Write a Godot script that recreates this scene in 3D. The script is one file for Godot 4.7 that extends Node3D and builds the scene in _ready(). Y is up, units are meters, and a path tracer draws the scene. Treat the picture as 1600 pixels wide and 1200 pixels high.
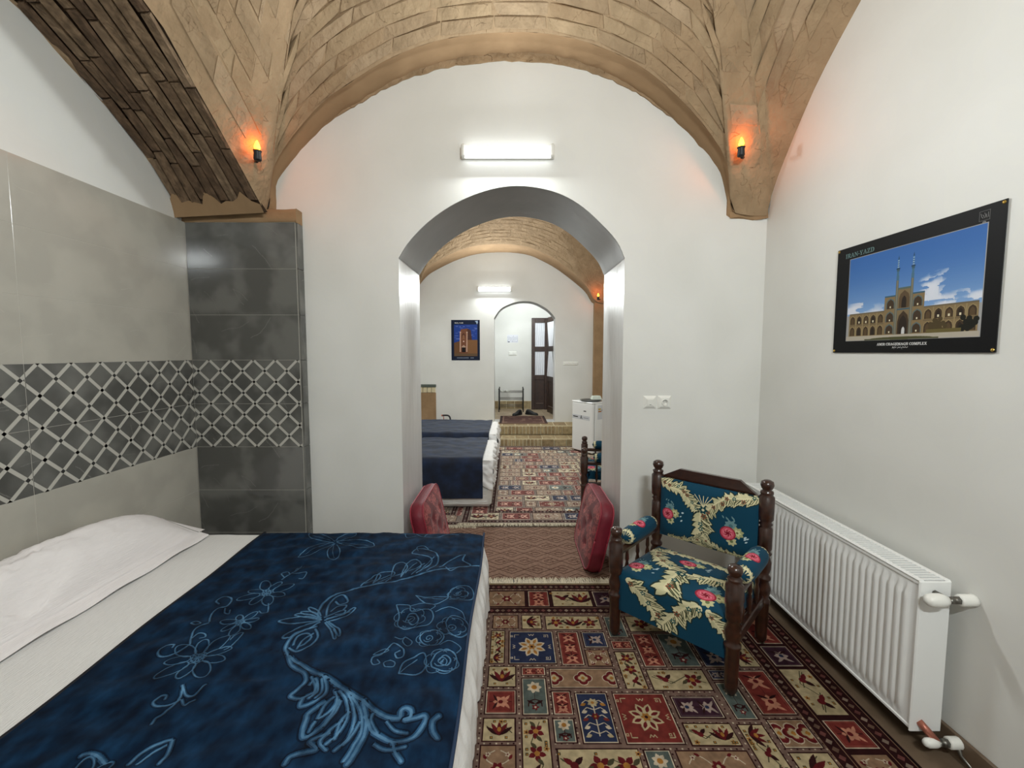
extends Node3D
# A vaulted guest room in a mud-brick house, seen through an arch into a second room and a small entry.
# Units are metres, y is up, the camera looks along -z.

var rng := RandomNumberGenerator.new()
var M := {}
var taken := {}
var boxes := {}

# ---------------------------------------------------------------- a small drawing board for printed and woven patterns
class Canvas:
	var im: Image
	var s: float
	var w: int
	var h: int
	func _init(wu: float, hu: float, scale: float, c: Color) -> void:
		s = scale
		w = int(round(wu * s))
		h = int(round(hu * s))
		im = Image.create(w, h, false, Image.FORMAT_RGB8)
		im.fill(c)
	func rect(x: float, y: float, ww: float, hh: float, c: Color) -> void:
		im.fill_rect(Rect2i(int(round(x * s)), int(round(y * s)), maxi(1, int(round(ww * s))), maxi(1, int(round(hh * s)))), c)
	func poly(p: Array, c: Color) -> void:
		var n := p.size()
		var lo := 1e9
		var hi := -1e9
		for a in p:
			lo = minf(lo, a.y)
			hi = maxf(hi, a.y)
		for row in range(maxi(0, int(floor(lo * s))), mini(h - 1, int(ceil(hi * s))) + 1):
			var yy := (row + 0.5) / s
			var xs := []
			for i in n:
				var a: Vector2 = p[i]
				var b: Vector2 = p[(i + 1) % n]
				if (a.y <= yy) != (b.y <= yy):
					xs.append(a.x + (b.x - a.x) * (yy - a.y) / (b.y - a.y))
			xs.sort()
			for k in range(0, xs.size() - 1, 2):
				var x0 := int(round(xs[k] * s))
				var x1 := int(round(xs[k + 1] * s))
				if x1 > x0:
					im.fill_rect(Rect2i(x0, row, x1 - x0, 1), c)
	func ell(cx: float, cy: float, rx: float, ry: float, c: Color, turn := 0.0, n := 14) -> void:
		var p := []
		for i in n:
			var a := TAU * i / n
			p.append(Vector2(cx, cy) + Vector2(cos(a) * rx, sin(a) * ry).rotated(turn))
		poly(p, c)
	func leaf(a: Vector2, b: Vector2, wide: float, c: Color) -> void:
		var m := (a + b) / 2
		var side := (b - a).orthogonal().normalized() * wide
		poly([a, a.lerp(b, 0.25) + side * 0.75, m + side, a.lerp(b, 0.75) + side * 0.7, b, a.lerp(b, 0.75) - side * 0.7, m - side, a.lerp(b, 0.25) - side * 0.75], c)
	func line(p: Array, wide: float, c: Color, closed := false) -> void:
		var n := p.size()
		for i in (n if closed else n - 1):
			var a: Vector2 = p[i]
			var b: Vector2 = p[(i + 1) % n]
			if a.distance_to(b) < 1e-6:
				continue
			var side := (b - a).orthogonal().normalized() * wide / 2
			poly([a + side, b + side, b - side, a - side], c)
			if wide * s > 3.0:
				ell(b.x, b.y, wide / 2, wide / 2, c, 0.0, 8)
	func box_line(x: float, y: float, ww: float, hh: float, wide: float, c: Color) -> void:
		rect(x, y, ww, wide, c)
		rect(x, y + hh - wide, ww, wide, c)
		rect(x, y, wide, hh, c)
		rect(x + ww - wide, y, wide, hh, c)
	func tex() -> ImageTexture:
		return ImageTexture.create_from_image(im)

func smooth(p: Array, each := 6) -> Array:
	var out := []
	for i in p.size() - 1:
		var a = p[maxi(i - 1, 0)]
		var b = p[i]
		var c = p[i + 1]
		var d = p[mini(i + 2, p.size() - 1)]
		for k in each:
			out.append(b.cubic_interpolate(c, a, d, float(k) / each))
	out.append(p[-1])
	return out

# ---------------------------------------------------------------- scene helpers
func numbered(called: String) -> String:
	var n: int = taken.get(called, 0)
	taken[called] = n + 1
	return called if n == 0 else "%s_%03d" % [called, n]

func tag(o: Node, label: String, category: String, group := "", kind := "") -> void:
	o.set_meta("label", label)
	o.set_meta("category", category)
	if group:
		o.set_meta("group", group)
	if kind:
		o.set_meta("kind", kind)

func thing(called: String, label: String, category: String, at := Vector3.ZERO, turn := 0.0, group := "", kind := "") -> Node3D:
	var o := Node3D.new()
	o.name = numbered(called)
	add_child(o)
	o.position = at
	o.rotation.y = turn
	tag(o, label, category, group, kind)
	return o

func part(called: String, mesh: Mesh, m: Material, parent: Node, at := Vector3.ZERO, turn := Vector3.ZERO) -> MeshInstance3D:
	var o := MeshInstance3D.new()
	o.name = called
	o.mesh = mesh
	o.material_override = m
	o.position = at
	o.rotation = turn
	o.cast_shadow = GeometryInstance3D.SHADOW_CASTING_SETTING_ON
	parent.add_child(o, true)
	return o

func lone(called: String, mesh: Mesh, m: Material, label: String, category: String, at := Vector3.ZERO, turn := Vector3.ZERO, group := "", kind := "") -> MeshInstance3D:
	var o := part(numbered(called), mesh, m, self, at, turn)
	tag(o, label, category, group, kind)
	return o

func copy_of(o: Node3D, label: String, at: Vector3, turn: float) -> Node3D:
	var c: Node3D = o.duplicate()
	c.name = numbered(String(o.name))
	add_child(c)
	c.position = at
	c.rotation.y = turn
	c.set_meta("label", label)
	return c

# ---------------------------------------------------------------- mesh helpers
func begin(flat := false) -> SurfaceTool:
	var st := SurfaceTool.new()
	st.begin(Mesh.PRIMITIVE_TRIANGLES)
	if flat:
		st.set_smooth_group(-1)
	return st

func done(st: SurfaceTool) -> ArrayMesh:
	st.generate_normals()
	return st.commit()

func tri(st: SurfaceTool, a: Vector3, b: Vector3, c: Vector3, outward: Vector3) -> void:
	var p := [a, c, b] if (b - a).cross(c - a).dot(outward) > 0 else [a, b, c]
	for v in p:
		st.add_vertex(v)

func quad(st: SurfaceTool, a: Vector3, b: Vector3, c: Vector3, d: Vector3, outward: Vector3) -> void:
	tri(st, a, b, c, outward)
	tri(st, a, c, d, outward)

func add_box(st: SurfaceTool, at: Vector3, size: Vector3, bevel := 0.0, basis := Basis()) -> void:
	var hs := size / 2
	var bv := minf(bevel, minf(hs.x, minf(hs.y, hs.z)) * 0.9)
	var v := {}
	for sx in [-1, 1]:
		for sy in [-1, 1]:
			for sz in [-1, 1]:
				for ax in 3:
					var p := Vector3(sx, sy, sz) * (hs - Vector3.ONE * bv)
					p[ax] = [sx, sy, sz][ax] * hs[ax]
					v[[sx, sy, sz, ax]] = at + basis * p
	for ax in 3:
		for s in [-1, 1]:
			var k := []
			for uv in [[-1, -1], [1, -1], [1, 1], [-1, 1]]:
				var key := [0, 0, 0, ax]
				key[ax] = s
				key[(ax + 1) % 3] = uv[0]
				key[(ax + 2) % 3] = uv[1]
				k.append(v[key])
			var n := Vector3.ZERO
			n[ax] = s
			quad(st, k[0], k[1], k[2], k[3], basis * n)
	if bv <= 0.0:
		return
	for ax in 3:
		var b := (ax + 1) % 3
		var c := (ax + 2) % 3
		for sa in [-1, 1]:
			for sb in [-1, 1]:
				var k := []
				for e in [[-1, ax], [1, ax], [1, b], [-1, b]]:
					var key := [0, 0, 0, e[1]]
					key[ax] = sa
					key[b] = sb
					key[c] = e[0]
					k.append(v[key])
				var n := Vector3.ZERO
				n[ax] = sa
				n[b] = sb
				quad(st, k[0], k[1], k[2], k[3], basis * n)
	for sx in [-1, 1]:
		for sy in [-1, 1]:
			for sz in [-1, 1]:
				tri(st, v[[sx, sy, sz, 0]], v[[sx, sy, sz, 1]], v[[sx, sy, sz, 2]], basis * Vector3(sx, sy, sz))

func box(size: Vector3, bevel := 0.0) -> ArrayMesh:
	var key := [size, bevel]
	if not boxes.has(key):
		var st := begin(true)
		add_box(st, Vector3.ZERO, size, bevel)
		boxes[key] = done(st)
	return boxes[key]

# a surface from a grid of points, with uv 0..1 over the grid unless given
func grid(nu: int, nv: int, at: Callable, uv_at = null, st: SurfaceTool = null) -> ArrayMesh:
	var own := st == null
	if own:
		st = begin()
	var p := []
	for j in nv + 1:
		for i in nu + 1:
			p.append(at.call(float(i) / nu, float(j) / nv))
	for j in nv:
		for i in nu:
			for k in [[0, 0], [0, 1], [1, 1], [0, 0], [1, 1], [1, 0]]:
				var ii: int = i + k[0]
				var jj: int = j + k[1]
				var uv := Vector2(float(ii) / nu, float(jj) / nv)
				st.set_uv(uv_at.call(uv.x, uv.y) if uv_at != null else uv)
				st.add_vertex(p[jj * (nu + 1) + ii])
	if not own:
		return null
	st.generate_normals()
	st.generate_tangents()
	return st.commit()

func lathe(profile: Array, seg := 14, st: SurfaceTool = null, at := Vector3.ZERO, basis := Basis()) -> ArrayMesh:
	var own := st == null
	if own:
		st = begin()
	for i in profile.size() - 1:
		for k in seg:
			var a := TAU * k / seg
			var b := TAU * (k + 1) / seg
			var p: Vector2 = profile[i]
			var q: Vector2 = profile[i + 1]
			var v00 := at + basis * Vector3(cos(a) * p.x, p.y, sin(a) * p.x)
			var v01 := at + basis * Vector3(cos(b) * p.x, p.y, sin(b) * p.x)
			var v10 := at + basis * Vector3(cos(a) * q.x, q.y, sin(a) * q.x)
			var v11 := at + basis * Vector3(cos(b) * q.x, q.y, sin(b) * q.x)
			var out := basis * Vector3(cos((a + b) / 2) * (q.y - p.y), p.x - q.x, sin((a + b) / 2) * (q.y - p.y))
			if p.x > 1e-5:
				tri(st, v00, v01, v11, out)
			if q.x > 1e-5:
				tri(st, v00, v11, v10, out)
	return done(st) if own else null

func tube(points: Array, radius: float, seg := 8, st: SurfaceTool = null) -> ArrayMesh:
	var own := st == null
	if own:
		st = begin()
	var rings := []
	var side := Vector3.ZERO
	for i in points.size():
		var t: Vector3 = (points[mini(i + 1, points.size() - 1)] - points[maxi(i - 1, 0)]).normalized()
		if side == Vector3.ZERO:
			side = t.cross(Vector3.UP if absf(t.y) < 0.9 else Vector3.RIGHT).normalized()
		side = (side - t * side.dot(t)).normalized()
		var up := t.cross(side)
		var ring := []
		for k in seg:
			var a := TAU * k / seg
			ring.append(points[i] + (side * cos(a) + up * sin(a)) * radius)
		rings.append(ring)
	for i in points.size() - 1:
		for k in seg:
			var k2 := (k + 1) % seg
			var out: Vector3 = rings[i][k] + rings[i][k2] - points[i] * 2
			quad(st, rings[i][k], rings[i][k2], rings[i + 1][k2], rings[i + 1][k], out)
	for e in [0, points.size() - 1]:
		var away: Vector3 = points[e] - points[1 if e == 0 else e - 1]
		for k in seg:
			tri(st, points[e], rings[e][k], rings[e][(k + 1) % seg], away)
	return done(st) if own else null

# a flat outline in x and y, given a depth along z
func slab(outline: Array, z0: float, z1: float, st: SurfaceTool = null) -> ArrayMesh:
	var own := st == null
	if own:
		st = begin(true)
	var pk := PackedVector2Array(outline)
	var idx := Geometry2D.triangulate_polygon(pk)
	for i in range(0, idx.size(), 3):
		for z in [z0, z1]:
			var f := func(k): return Vector3(pk[idx[i + k]].x, pk[idx[i + k]].y, z)
			tri(st, f.call(0), f.call(1), f.call(2), Vector3(0, 0, signf(z - (z0 + z1) / 2)))
	var mid := Vector2.ZERO
	for v in pk:
		mid += v / pk.size()
	for i in pk.size():
		var a := pk[i]
		var b := pk[(i + 1) % pk.size()]
		var n := (b - a).orthogonal()
		if Geometry2D.is_point_in_polygon((a + b) / 2 + n.normalized() * 1e-4, pk):
			n = -n
		quad(st, Vector3(a.x, a.y, z0), Vector3(b.x, b.y, z0), Vector3(b.x, b.y, z1), Vector3(a.x, a.y, z1), Vector3(n.x, n.y, 0))
	return done(st) if own else null

# a picture face: u to the right, v down, facing +z
func face(w: float, h: float) -> ArrayMesh:
	return grid(1, 1, func(u: float, v: float): return Vector3((u - 0.5) * w, (0.5 - v) * h, 0))

# ---------------------------------------------------------------- materials
func rgb(r: float, g: float, b: float) -> Color:
	return Color(r / 255.0, g / 255.0, b / 255.0)

func noise_tex(freq: float, lo: Color, hi: Color, size := 512, octaves := 4, seed_ := 1, bump := false, kind := FastNoiseLite.TYPE_SIMPLEX_SMOOTH) -> NoiseTexture2D:
	var n := FastNoiseLite.new()
	n.noise_type = kind
	n.frequency = freq
	n.fractal_octaves = octaves
	n.seed = seed_
	var t := NoiseTexture2D.new()
	t.width = size
	t.height = size
	t.seamless = true
	t.noise = n
	if bump:
		t.as_normal_map = true
		t.bump_strength = 6.0
	else:
		var g := Gradient.new()
		g.colors = PackedColorArray([lo, hi])
		t.color_ramp = g
	return t

func mat(c: Color, rough := 0.6, metal := 0.0) -> StandardMaterial3D:
	var m := StandardMaterial3D.new()
	m.albedo_color = c
	m.roughness = rough
	m.metallic = metal
	return m

func tri_tex(m: StandardMaterial3D, t: Texture2D, scale: float) -> StandardMaterial3D:
	m.albedo_texture = t
	m.uv1_triplanar = true
	m.uv1_world_triplanar = true
	m.uv1_scale = Vector3.ONE * scale
	return m

func bumpy(m: StandardMaterial3D, t: Texture2D, amount: float) -> StandardMaterial3D:
	m.heightmap_enabled = true
	m.heightmap_texture = t
	m.heightmap_scale = amount
	return m

func make_materials() -> void:
	var grey_fine := noise_tex(0.03, Color(0.3, 0.3, 0.3), Color(0.9, 0.9, 0.9), 512, 5, 3)
	var grey_coarse := noise_tex(0.008, Color(0.2, 0.2, 0.2), Color(1, 1, 1), 512, 5, 5)
	M.bump = grey_fine
	var rough_bump := noise_tex(0.04, Color(0.1, 0.1, 0.1), Color(1, 1, 1), 512, 6, 6)
	M.plaster = bumpy(tri_tex(mat(rgb(228, 228, 224), 0.55), noise_tex(0.006, Color(0.965, 0.965, 0.96), Color(1, 1, 1), 512, 3, 7), 0.45), grey_fine, 0.12)
	M.clay = bumpy(tri_tex(mat(rgb(178, 152, 120), 0.95), crackle_tex(20), 0.9), rough_bump, 1.0)
	M.clay_plain = bumpy(tri_tex(mat(rgb(168, 138, 104), 0.95), noise_tex(0.008, Color(0.86, 0.85, 0.83), Color(1, 1, 1), 512, 4, 12), 0.8), grey_fine, 0.35)
	for k in 4:
		var c: Color = [rgb(178, 154, 122), rgb(172, 146, 114), rgb(182, 158, 128), rgb(170, 146, 116)][k]
		M["clay_brick%d" % k] = bumpy(tri_tex(mat(c, 0.95), crackle_tex(21 + k), 1.1), rough_bump, 1.0)
		c = [rgb(164, 138, 110), rgb(148, 122, 96), rgb(174, 148, 120), rgb(136, 110, 86)][k]
		M["dark_brick%d" % k] = bumpy(tri_tex(mat(c, 0.95), noise_tex(0.02, Color(0.45, 0.43, 0.40), Color(1, 1, 1), 512, 6, 31 + k), 1.4), rough_bump, 1.0)
	M.dark_joint = bumpy(tri_tex(mat(rgb(100, 80, 62), 0.97), noise_tex(0.02, Color(0.55, 0.52, 0.5), Color(1, 1, 1), 512, 4, 41), 1.2), grey_coarse, 1.2)
	# glazed wall tiles: a pale and a dark stone print with faint veins
	M.tile_light = tri_tex(mat(rgb(180, 177, 167), 0.15), stone_tex(Color(0.955, 0.955, 0.955), Color(1, 1, 1), Color(1.0, 1.0, 1.0), 3), 0.85)
	M.tile_dark = tri_tex(mat(rgb(118, 118, 114), 0.08), stone_tex(Color(0.72, 0.72, 0.72), Color(0.92, 0.92, 0.92), Color(1, 1, 1), 9), 0.85)
	M.lattice = mat(rgb(186, 184, 176), 0.25)
	M.lattice_dot = mat(rgb(38, 38, 38), 0.3)
	M.grout = mat(rgb(186, 183, 174), 0.9)
	M.floor = bumpy(tri_tex(mat(rgb(122, 104, 86), 0.5), noise_tex(0.01, Color(0.75, 0.73, 0.7), Color(1, 1, 1), 512, 4, 51), 0.7), grey_fine, 0.1)
	M.floor_tile = tri_tex(mat(rgb(192, 172, 146), 0.5), noise_tex(0.01, Color(0.85, 0.84, 0.82), Color(1, 1, 1), 512, 4, 52), 0.9)
	for k in 3:
		var c: Color = [rgb(178, 158, 120), rgb(164, 142, 106), rgb(188, 168, 130)][k]
		M["step_brick%d" % k] = bumpy(tri_tex(mat(c, 0.9), noise_tex(0.03, Color(0.75, 0.74, 0.72), Color(1, 1, 1), 256, 4, 55 + k), 1.5), grey_fine, 0.3)
	M.grey_gypsum = bumpy(tri_tex(mat(rgb(172, 172, 170), 0.6), noise_tex(0.008, Color(0.92, 0.92, 0.92), Color(1, 1, 1), 512, 4, 9), 0.6), grey_fine, 0.15)
	M.mortar = mat(rgb(214, 202, 170), 0.95)
	M.white_enamel = mat(rgb(236, 237, 235), 0.3)
	M.white_plastic = mat(rgb(232, 232, 226), 0.35)
	M.dark_gap = mat(rgb(40, 40, 40), 0.8)
	M.sheet = bumpy(tri_tex(mat(rgb(243, 242, 240), 0.9), noise_tex(0.02, Color(0.96, 0.96, 0.96), Color(1, 1, 1), 512, 3, 61), 2.0), grey_fine, 0.22)
	M.sheet.uv1_scale = Vector3(14, 14, 1.0)
	M.gloss_paint = bumpy(tri_tex(mat(rgb(228, 228, 226), 0.28), noise_tex(0.01, Color(0.95, 0.95, 0.95), Color(1, 1, 1), 512, 4, 8), 0.5), grey_fine, 0.3)
	M.gloss_paint.uv1_scale = Vector3(3.0, 0.35, 3.0)
	M.wood = mat(Color.WHITE, 0.28)
	tri_tex(M.wood, noise_tex(0.02, rgb(30, 14, 9), rgb(68, 35, 20), 512, 4, 71), 2.5)
	M.wood.clearcoat_enabled = true
	M.wood.clearcoat = 0.6
	M.wood.clearcoat_roughness = 0.15
	M.door_wood = tri_tex(mat(Color.WHITE, 0.45), noise_tex(0.02, rgb(40, 24, 17), rgb(62, 38, 26), 256, 4, 72), 2.0)
	M.curtain = mat(rgb(220, 222, 228), 0.9)
	M.black = mat(rgb(22, 22, 24), 0.5)
	M.metal = mat(rgb(120, 118, 112), 0.35, 0.9)
	M.copper = mat(rgb(176, 110, 92), 0.4, 0.5)
	M.brass = mat(rgb(200, 170, 90), 0.3, 0.9)
	M.fringe = mat(rgb(214, 204, 180), 0.95)

func stone_tex(lo: Color, hi: Color, vein: Color, seed_: int) -> ImageTexture:
	var n := FastNoiseLite.new()
	n.seed = seed_
	n.frequency = 0.006
	n.fractal_octaves = 4
	var a := n.get_seamless_image(512, 512)
	a.convert(Image.FORMAT_RGB8)
	var c := Canvas.new(1, 1, 512, Color.WHITE)
	for y in range(0, 512, 2):
		for x in range(0, 512, 2):
			var v := a.get_pixel(x, y).r
			c.im.fill_rect(Rect2i(x, y, 2, 2), lo.lerp(hi, smoothstep(0.25, 0.75, v)))
	rng.seed = seed_
	for k in 26:
		var p := Vector2(rng.randf(), rng.randf())
		var dir := rng.randf_range(-0.9, 1.4)
		var pts := []
		for i in rng.randi_range(4, 9):
			pts.append(p)
			dir += rng.randf_range(-0.35, 0.35)
			p += Vector2(cos(dir), sin(dir)) * 0.02
		c.line(pts, rng.randf_range(0.0015, 0.003), hi.lerp(vein, rng.randf_range(0.3, 0.9)))
	return c.tex()

# clay wash: soft mottling with fine dark drying cracks
func crackle_tex(seed_: int) -> ImageTexture:
	var n := FastNoiseLite.new()
	n.seed = seed_
	n.frequency = 0.012
	n.fractal_octaves = 4
	var a := n.get_seamless_image(512, 512)
	var c := Canvas.new(1, 1, 512, Color.WHITE)
	for y in range(0, 512, 2):
		for x in range(0, 512, 2):
			var v := a.get_pixel(x, y).r
			c.im.fill_rect(Rect2i(x, y, 2, 2), Color(0.80, 0.79, 0.77).lerp(Color(1, 1, 1), v))
	rng.seed = seed_
	for k in 110:
		var p := Vector2(rng.randf(), rng.randf())
		var dir := rng.randf_range(0, TAU)
		var pts := []
		for i in rng.randi_range(3, 9):
			pts.append(p)
			dir += rng.randf_range(-0.9, 0.9)
			p += Vector2(cos(dir), sin(dir)) * rng.randf_range(0.006, 0.014)
		c.line(pts, rng.randf_range(0.002, 0.0035), Color(0.50, 0.46, 0.42).lerp(Color(0.72, 0.68, 0.64), rng.randf()))
	return c.tex()
var BLANKET_LINES := [
	[9, [-0.157, -2.031, -0.237, -2, -0.353, -1.96, -0.443, -1.912, -0.529, -1.866, -0.614, -1.83, -0.686, -1.796, -0.744, -1.756, -0.773, -1.717, -0.776, -1.665, -0.759, -1.609, -0.735, -1.582]],
	[6, [-0.666, -1.818, -0.644, -1.893, -0.623, -1.921, -0.606, -1.912, -0.618, -1.843]],
	[6, [-0.62, -1.848, -0.618, -1.936, -0.567, -1.95, -0.547, -1.931, -0.568, -1.866]],
	[6, [-0.553, -1.884, -0.567, -2.006, -0.535, -2.042, -0.501, -1.99, -0.51, -1.902]],
	[6, [-0.512, -1.912, -0.512, -2.031, -0.477, -2.063, -0.439, -2.01, -0.465, -1.921]],
	[7, [-0.447, -1.931, -0.403, -2.01, -0.406, -2.079, -0.508, -2.131, -0.499, -2.185, -0.447, -2.178, -0.403, -2.154, -0.376, -2.108, -0.365, -2.031, -0.401, -1.95]],
	[5, [-0.485, -2.161, -0.502, -2.203, -0.465, -2.215, -0.432, -2.171]],
	[7, [-0.348, -1.99, -0.306, -2.057, -0.239, -2.115, -0.244, -2.063, -0.203, -2.027, -0.216, -2, -0.256, -1.994, -0.274, -1.974, -0.292, -1.96, -0.317, -1.99]],
	[5, [-0.6, -1.848, -0.574, -1.889, -0.517, -1.931, -0.466, -1.97, -0.428, -2.031]],
	[7, [-0.726, -1.609, -0.748, -1.679, -0.743, -1.732, -0.714, -1.748, -0.679, -1.709, -0.703, -1.686, -0.73, -1.709]],
	[7, [-0.735, -1.582, -0.806, -1.602, -0.882, -1.58, -0.881, -1.563, -0.825, -1.556, -0.735, -1.582]],
	[7, [-0.736, -1.576, -0.788, -1.546, -0.825, -1.495, -0.822, -1.474, -0.791, -1.49, -0.734, -1.569]],
	[6, [-0.742, -1.589, -0.808, -1.622, -0.844, -1.62, -0.847, -1.609, -0.795, -1.595, -0.739, -1.582]],
	[6, [-0.745, -1.595, -0.789, -1.636, -0.833, -1.639, -0.83, -1.625, -0.785, -1.609, -0.742, -1.589]],
	[6, [-0.744, -1.602, -0.778, -1.65, -0.818, -1.672, -0.817, -1.657, -0.778, -1.622, -0.74, -1.593]],
	[6, [-0.729, -1.595, -0.701, -1.629, -0.676, -1.65, -0.663, -1.639, -0.684, -1.609, -0.719, -1.582]],
	[6, [-0.717, -1.589, -0.665, -1.622, -0.642, -1.665, -0.631, -1.657, -0.651, -1.609, -0.704, -1.576]],
	[6, [-0.712, -1.576, -0.661, -1.531, -0.637, -1.484, -0.643, -1.478, -0.677, -1.531, -0.713, -1.569]],
	[6, [-0.704, -1.576, -0.645, -1.531, -0.627, -1.495, -0.633, -1.493, -0.665, -1.531]],
	[10, [-0.759, -1.384, -0.79, -1.428, -0.796, -1.484, -0.774, -1.519, -0.738, -1.544]],
	[7, [-0.779, -1.428, -0.742, -1.407, -0.713, -1.439, -0.703, -1.484, -0.733, -1.531]],
	[7, [-0.769, -1.439, -0.777, -1.484, -0.75, -1.501, -0.726, -1.484, -0.733, -1.45, -0.751, -1.433]],
	[13, [-0.76, -1.386, -0.717, -1.356, -0.656, -1.318, -0.596, -1.291, -0.535, -1.256, -0.483, -1.223, -0.442, -1.2]],
	[13, [-0.442, -1.2, -0.4, -1.166, -0.356, -1.141, -0.318, -1.137, -0.318, -1.158, -0.308, -1.169, -0.291, -1.162, -0.287, -1.144, -0.303, -1.134]],
	[12, [-0.302, -1.13, -0.276, -1.137, -0.248, -1.144, -0.241, -1.127, -0.253, -1.096, -0.273, -1.074, -0.311, -1.066, -0.349, -1.08, -0.384, -1.1, -0.402, -1.127, -0.416, -1.141]],
	[10, [-0.76, -1.386, -0.721, -1.337, -0.672, -1.309, -0.647, -1.278, -0.655, -1.24, -0.664, -1.215, -0.631, -1.204, -0.602, -1.231, -0.608, -1.265]],
	[10, [-0.622, -1.211, -0.616, -1.177, -0.58, -1.196, -0.566, -1.223, -0.574, -1.256, -0.594, -1.286]],
	[9, [-0.627, -1.256, -0.619, -1.282, -0.593, -1.24, -0.604, -1.207]],
	[12, [-0.548, -1.196, -0.581, -1.158, -0.578, -1.134, -0.561, -1.08, -0.53, -1.1, -0.518, -1.127, -0.514, -1.158, -0.512, -1.2]],
	[11, [-0.492, -1.093, -0.525, -1.075, -0.534, -1.062, -0.506, -1.036, -0.562, -1.026, -0.569, -1.003]],
	[9, [-0.545, -1.134, -0.523, -1.166, -0.518, -1.2, -0.541, -1.24]],
	[9, [-0.471, -1.127, -0.495, -1.1, -0.507, -1.062, -0.48, -1.037]],
	[9, [-0.528, -1.24, -0.49, -1.2, -0.464, -1.141, -0.469, -1.093, -0.488, -1.055]],
	[9, [-0.508, -1.24, -0.465, -1.184, -0.44, -1.127, -0.439, -1.074, -0.458, -1.037]],
	[10, [-0.48, -1.215, -0.435, -1.162, -0.411, -1.1, -0.415, -1.049, -0.424, -1.009]],
	[12, [-0.441, -1.196, -0.409, -1.134, -0.398, -1.08, -0.406, -1.032, -0.412, -0.998]],
	[10, [-0.316, -1.065, -0.303, -1.037, -0.279, -1.009]],
	[12, [-0.205, -1.148, -0.22, -1.127, -0.217, -1.1, -0.2, -1.079]],
	[5, [-0.407, -1.748, -0.359, -1.737, -0.271, -1.748, -0.298, -1.694, -0.35, -1.691, -0.407, -1.748]],
	[4, [-0.376, -1.732, -0.286, -1.727]],
	[5, [-0.271, -1.748, -0.268, -1.788, -0.235, -1.822, -0.189, -1.83, -0.166, -1.788, -0.171, -1.74, -0.214, -1.724, -0.259, -1.724]],
	[4, [-0.237, -1.764, -0.222, -1.791, -0.194, -1.788, -0.191, -1.756, -0.217, -1.748]],
	[5, [-0.47, -1.679, -0.417, -1.679, -0.399, -1.636, -0.334, -1.65, -0.307, -1.609, -0.315, -1.556, -0.361, -1.541, -0.398, -1.529, -0.433, -1.556, -0.441, -1.609, -0.47, -1.679]],
	[5, [-0.409, -1.576, -0.405, -1.62, -0.379, -1.622, -0.36, -1.582, -0.376, -1.556, -0.398, -1.58, -0.386, -1.598]],
	[4, [-0.416, -1.672, -0.368, -1.694, -0.313, -1.679, -0.325, -1.65]],
	[5, [-0.253, -1.569, -0.234, -1.609, -0.182, -1.595, -0.16, -1.544, -0.187, -1.493, -0.227, -1.505, -0.253, -1.569]],
	[4, [-0.305, -1.636, -0.259, -1.665, -0.205, -1.65, -0.183, -1.602]],
	[5, [-0.322, -1.507, -0.277, -1.519, -0.246, -1.484, -0.263, -1.439, -0.309, -1.448, -0.333, -1.481, -0.322, -1.507]],
	[4, [-0.255, -1.439, -0.221, -1.461, -0.18, -1.439, -0.191, -1.407]],
	[5, [-0.471, -1.364, -0.471, -1.386, -0.445, -1.396, -0.432, -1.428, -0.416, -1.45, -0.38, -1.423, -0.368, -1.388, -0.386, -1.379, -0.4, -1.398, -0.386, -1.409]],
	[4, [-0.471, -1.364, -0.457, -1.345, -0.439, -1.354, -0.453, -1.374]],
	[4, [-0.473, -1.394, -0.445, -1.423, -0.427, -1.415, -0.452, -1.396, -0.473, -1.394]],
	[4, [-0.416, -1.335, -0.426, -1.356, -0.409, -1.371, -0.389, -1.356, -0.39, -1.335, -0.416, -1.335]],
	[5, [-0.362, -1.303, -0.361, -1.354, -0.331, -1.376, -0.299, -1.394, -0.283, -1.337, -0.307, -1.3, -0.362, -1.303]],
	[4, [-0.358, -1.309, -0.338, -1.346, -0.318, -1.368]],
	[5, [-0.269, -1.354, -0.255, -1.396, -0.222, -1.417, -0.188, -1.386, -0.189, -1.335, -0.221, -1.316, -0.259, -1.335, -0.269, -1.354]],
	[5, [-0.246, -1.361, -0.228, -1.386, -0.206, -1.371, -0.215, -1.346, -0.237, -1.351, -0.229, -1.368]],
	[4, [-0.386, -1.484, -0.356, -1.461, -0.366, -1.437, -0.39, -1.461, -0.386, -1.484]],
	[4, [-0.425, -1.484, -0.399, -1.472, -0.386, -1.484]],
	[5, [-0.968, -2.279, -1.078, -2.37, -1.15, -2.381, -1.131, -2.333, -1.068, -2.292, -0.969, -2.266]],
	[5, [-0.969, -2.266, -1.044, -2.24, -1.077, -2.166, -1.076, -2.092, -1.033, -2.119, -0.988, -2.19, -0.963, -2.253]],
	[5, [-0.958, -2.253, -0.957, -2.166, -0.926, -2.097, -0.879, -2.061, -0.885, -2.142, -0.941, -2.24]],
	[5, [-0.951, -2.266, -0.879, -2.228, -0.797, -2.19, -0.734, -2.21, -0.766, -2.266, -0.857, -2.292, -0.957, -2.279]],
	[5, [-0.966, -2.287, -0.954, -2.361, -0.889, -2.381, -0.895, -2.333, -0.954, -2.271]],
	[3, [-0.984, -2.261, -1.035, -2.195, -1.06, -2.131]],
	[3, [-0.953, -2.228, -0.923, -2.142, -0.891, -2.085]],
	[3, [-0.926, -2.261, -0.84, -2.245, -0.762, -2.22]],
	[3, [-0.995, -2.287, -1.071, -2.325, -1.128, -2.358]],
	[5, [-0.664, -2.404, -0.606, -2.37, -0.546, -2.375, -0.501, -2.333, -0.416, -2.325, -0.374, -2.361, -0.301, -2.353]],
	[5, [-0.606, -2.37, -0.583, -2.325, -0.54, -2.347]],
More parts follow.
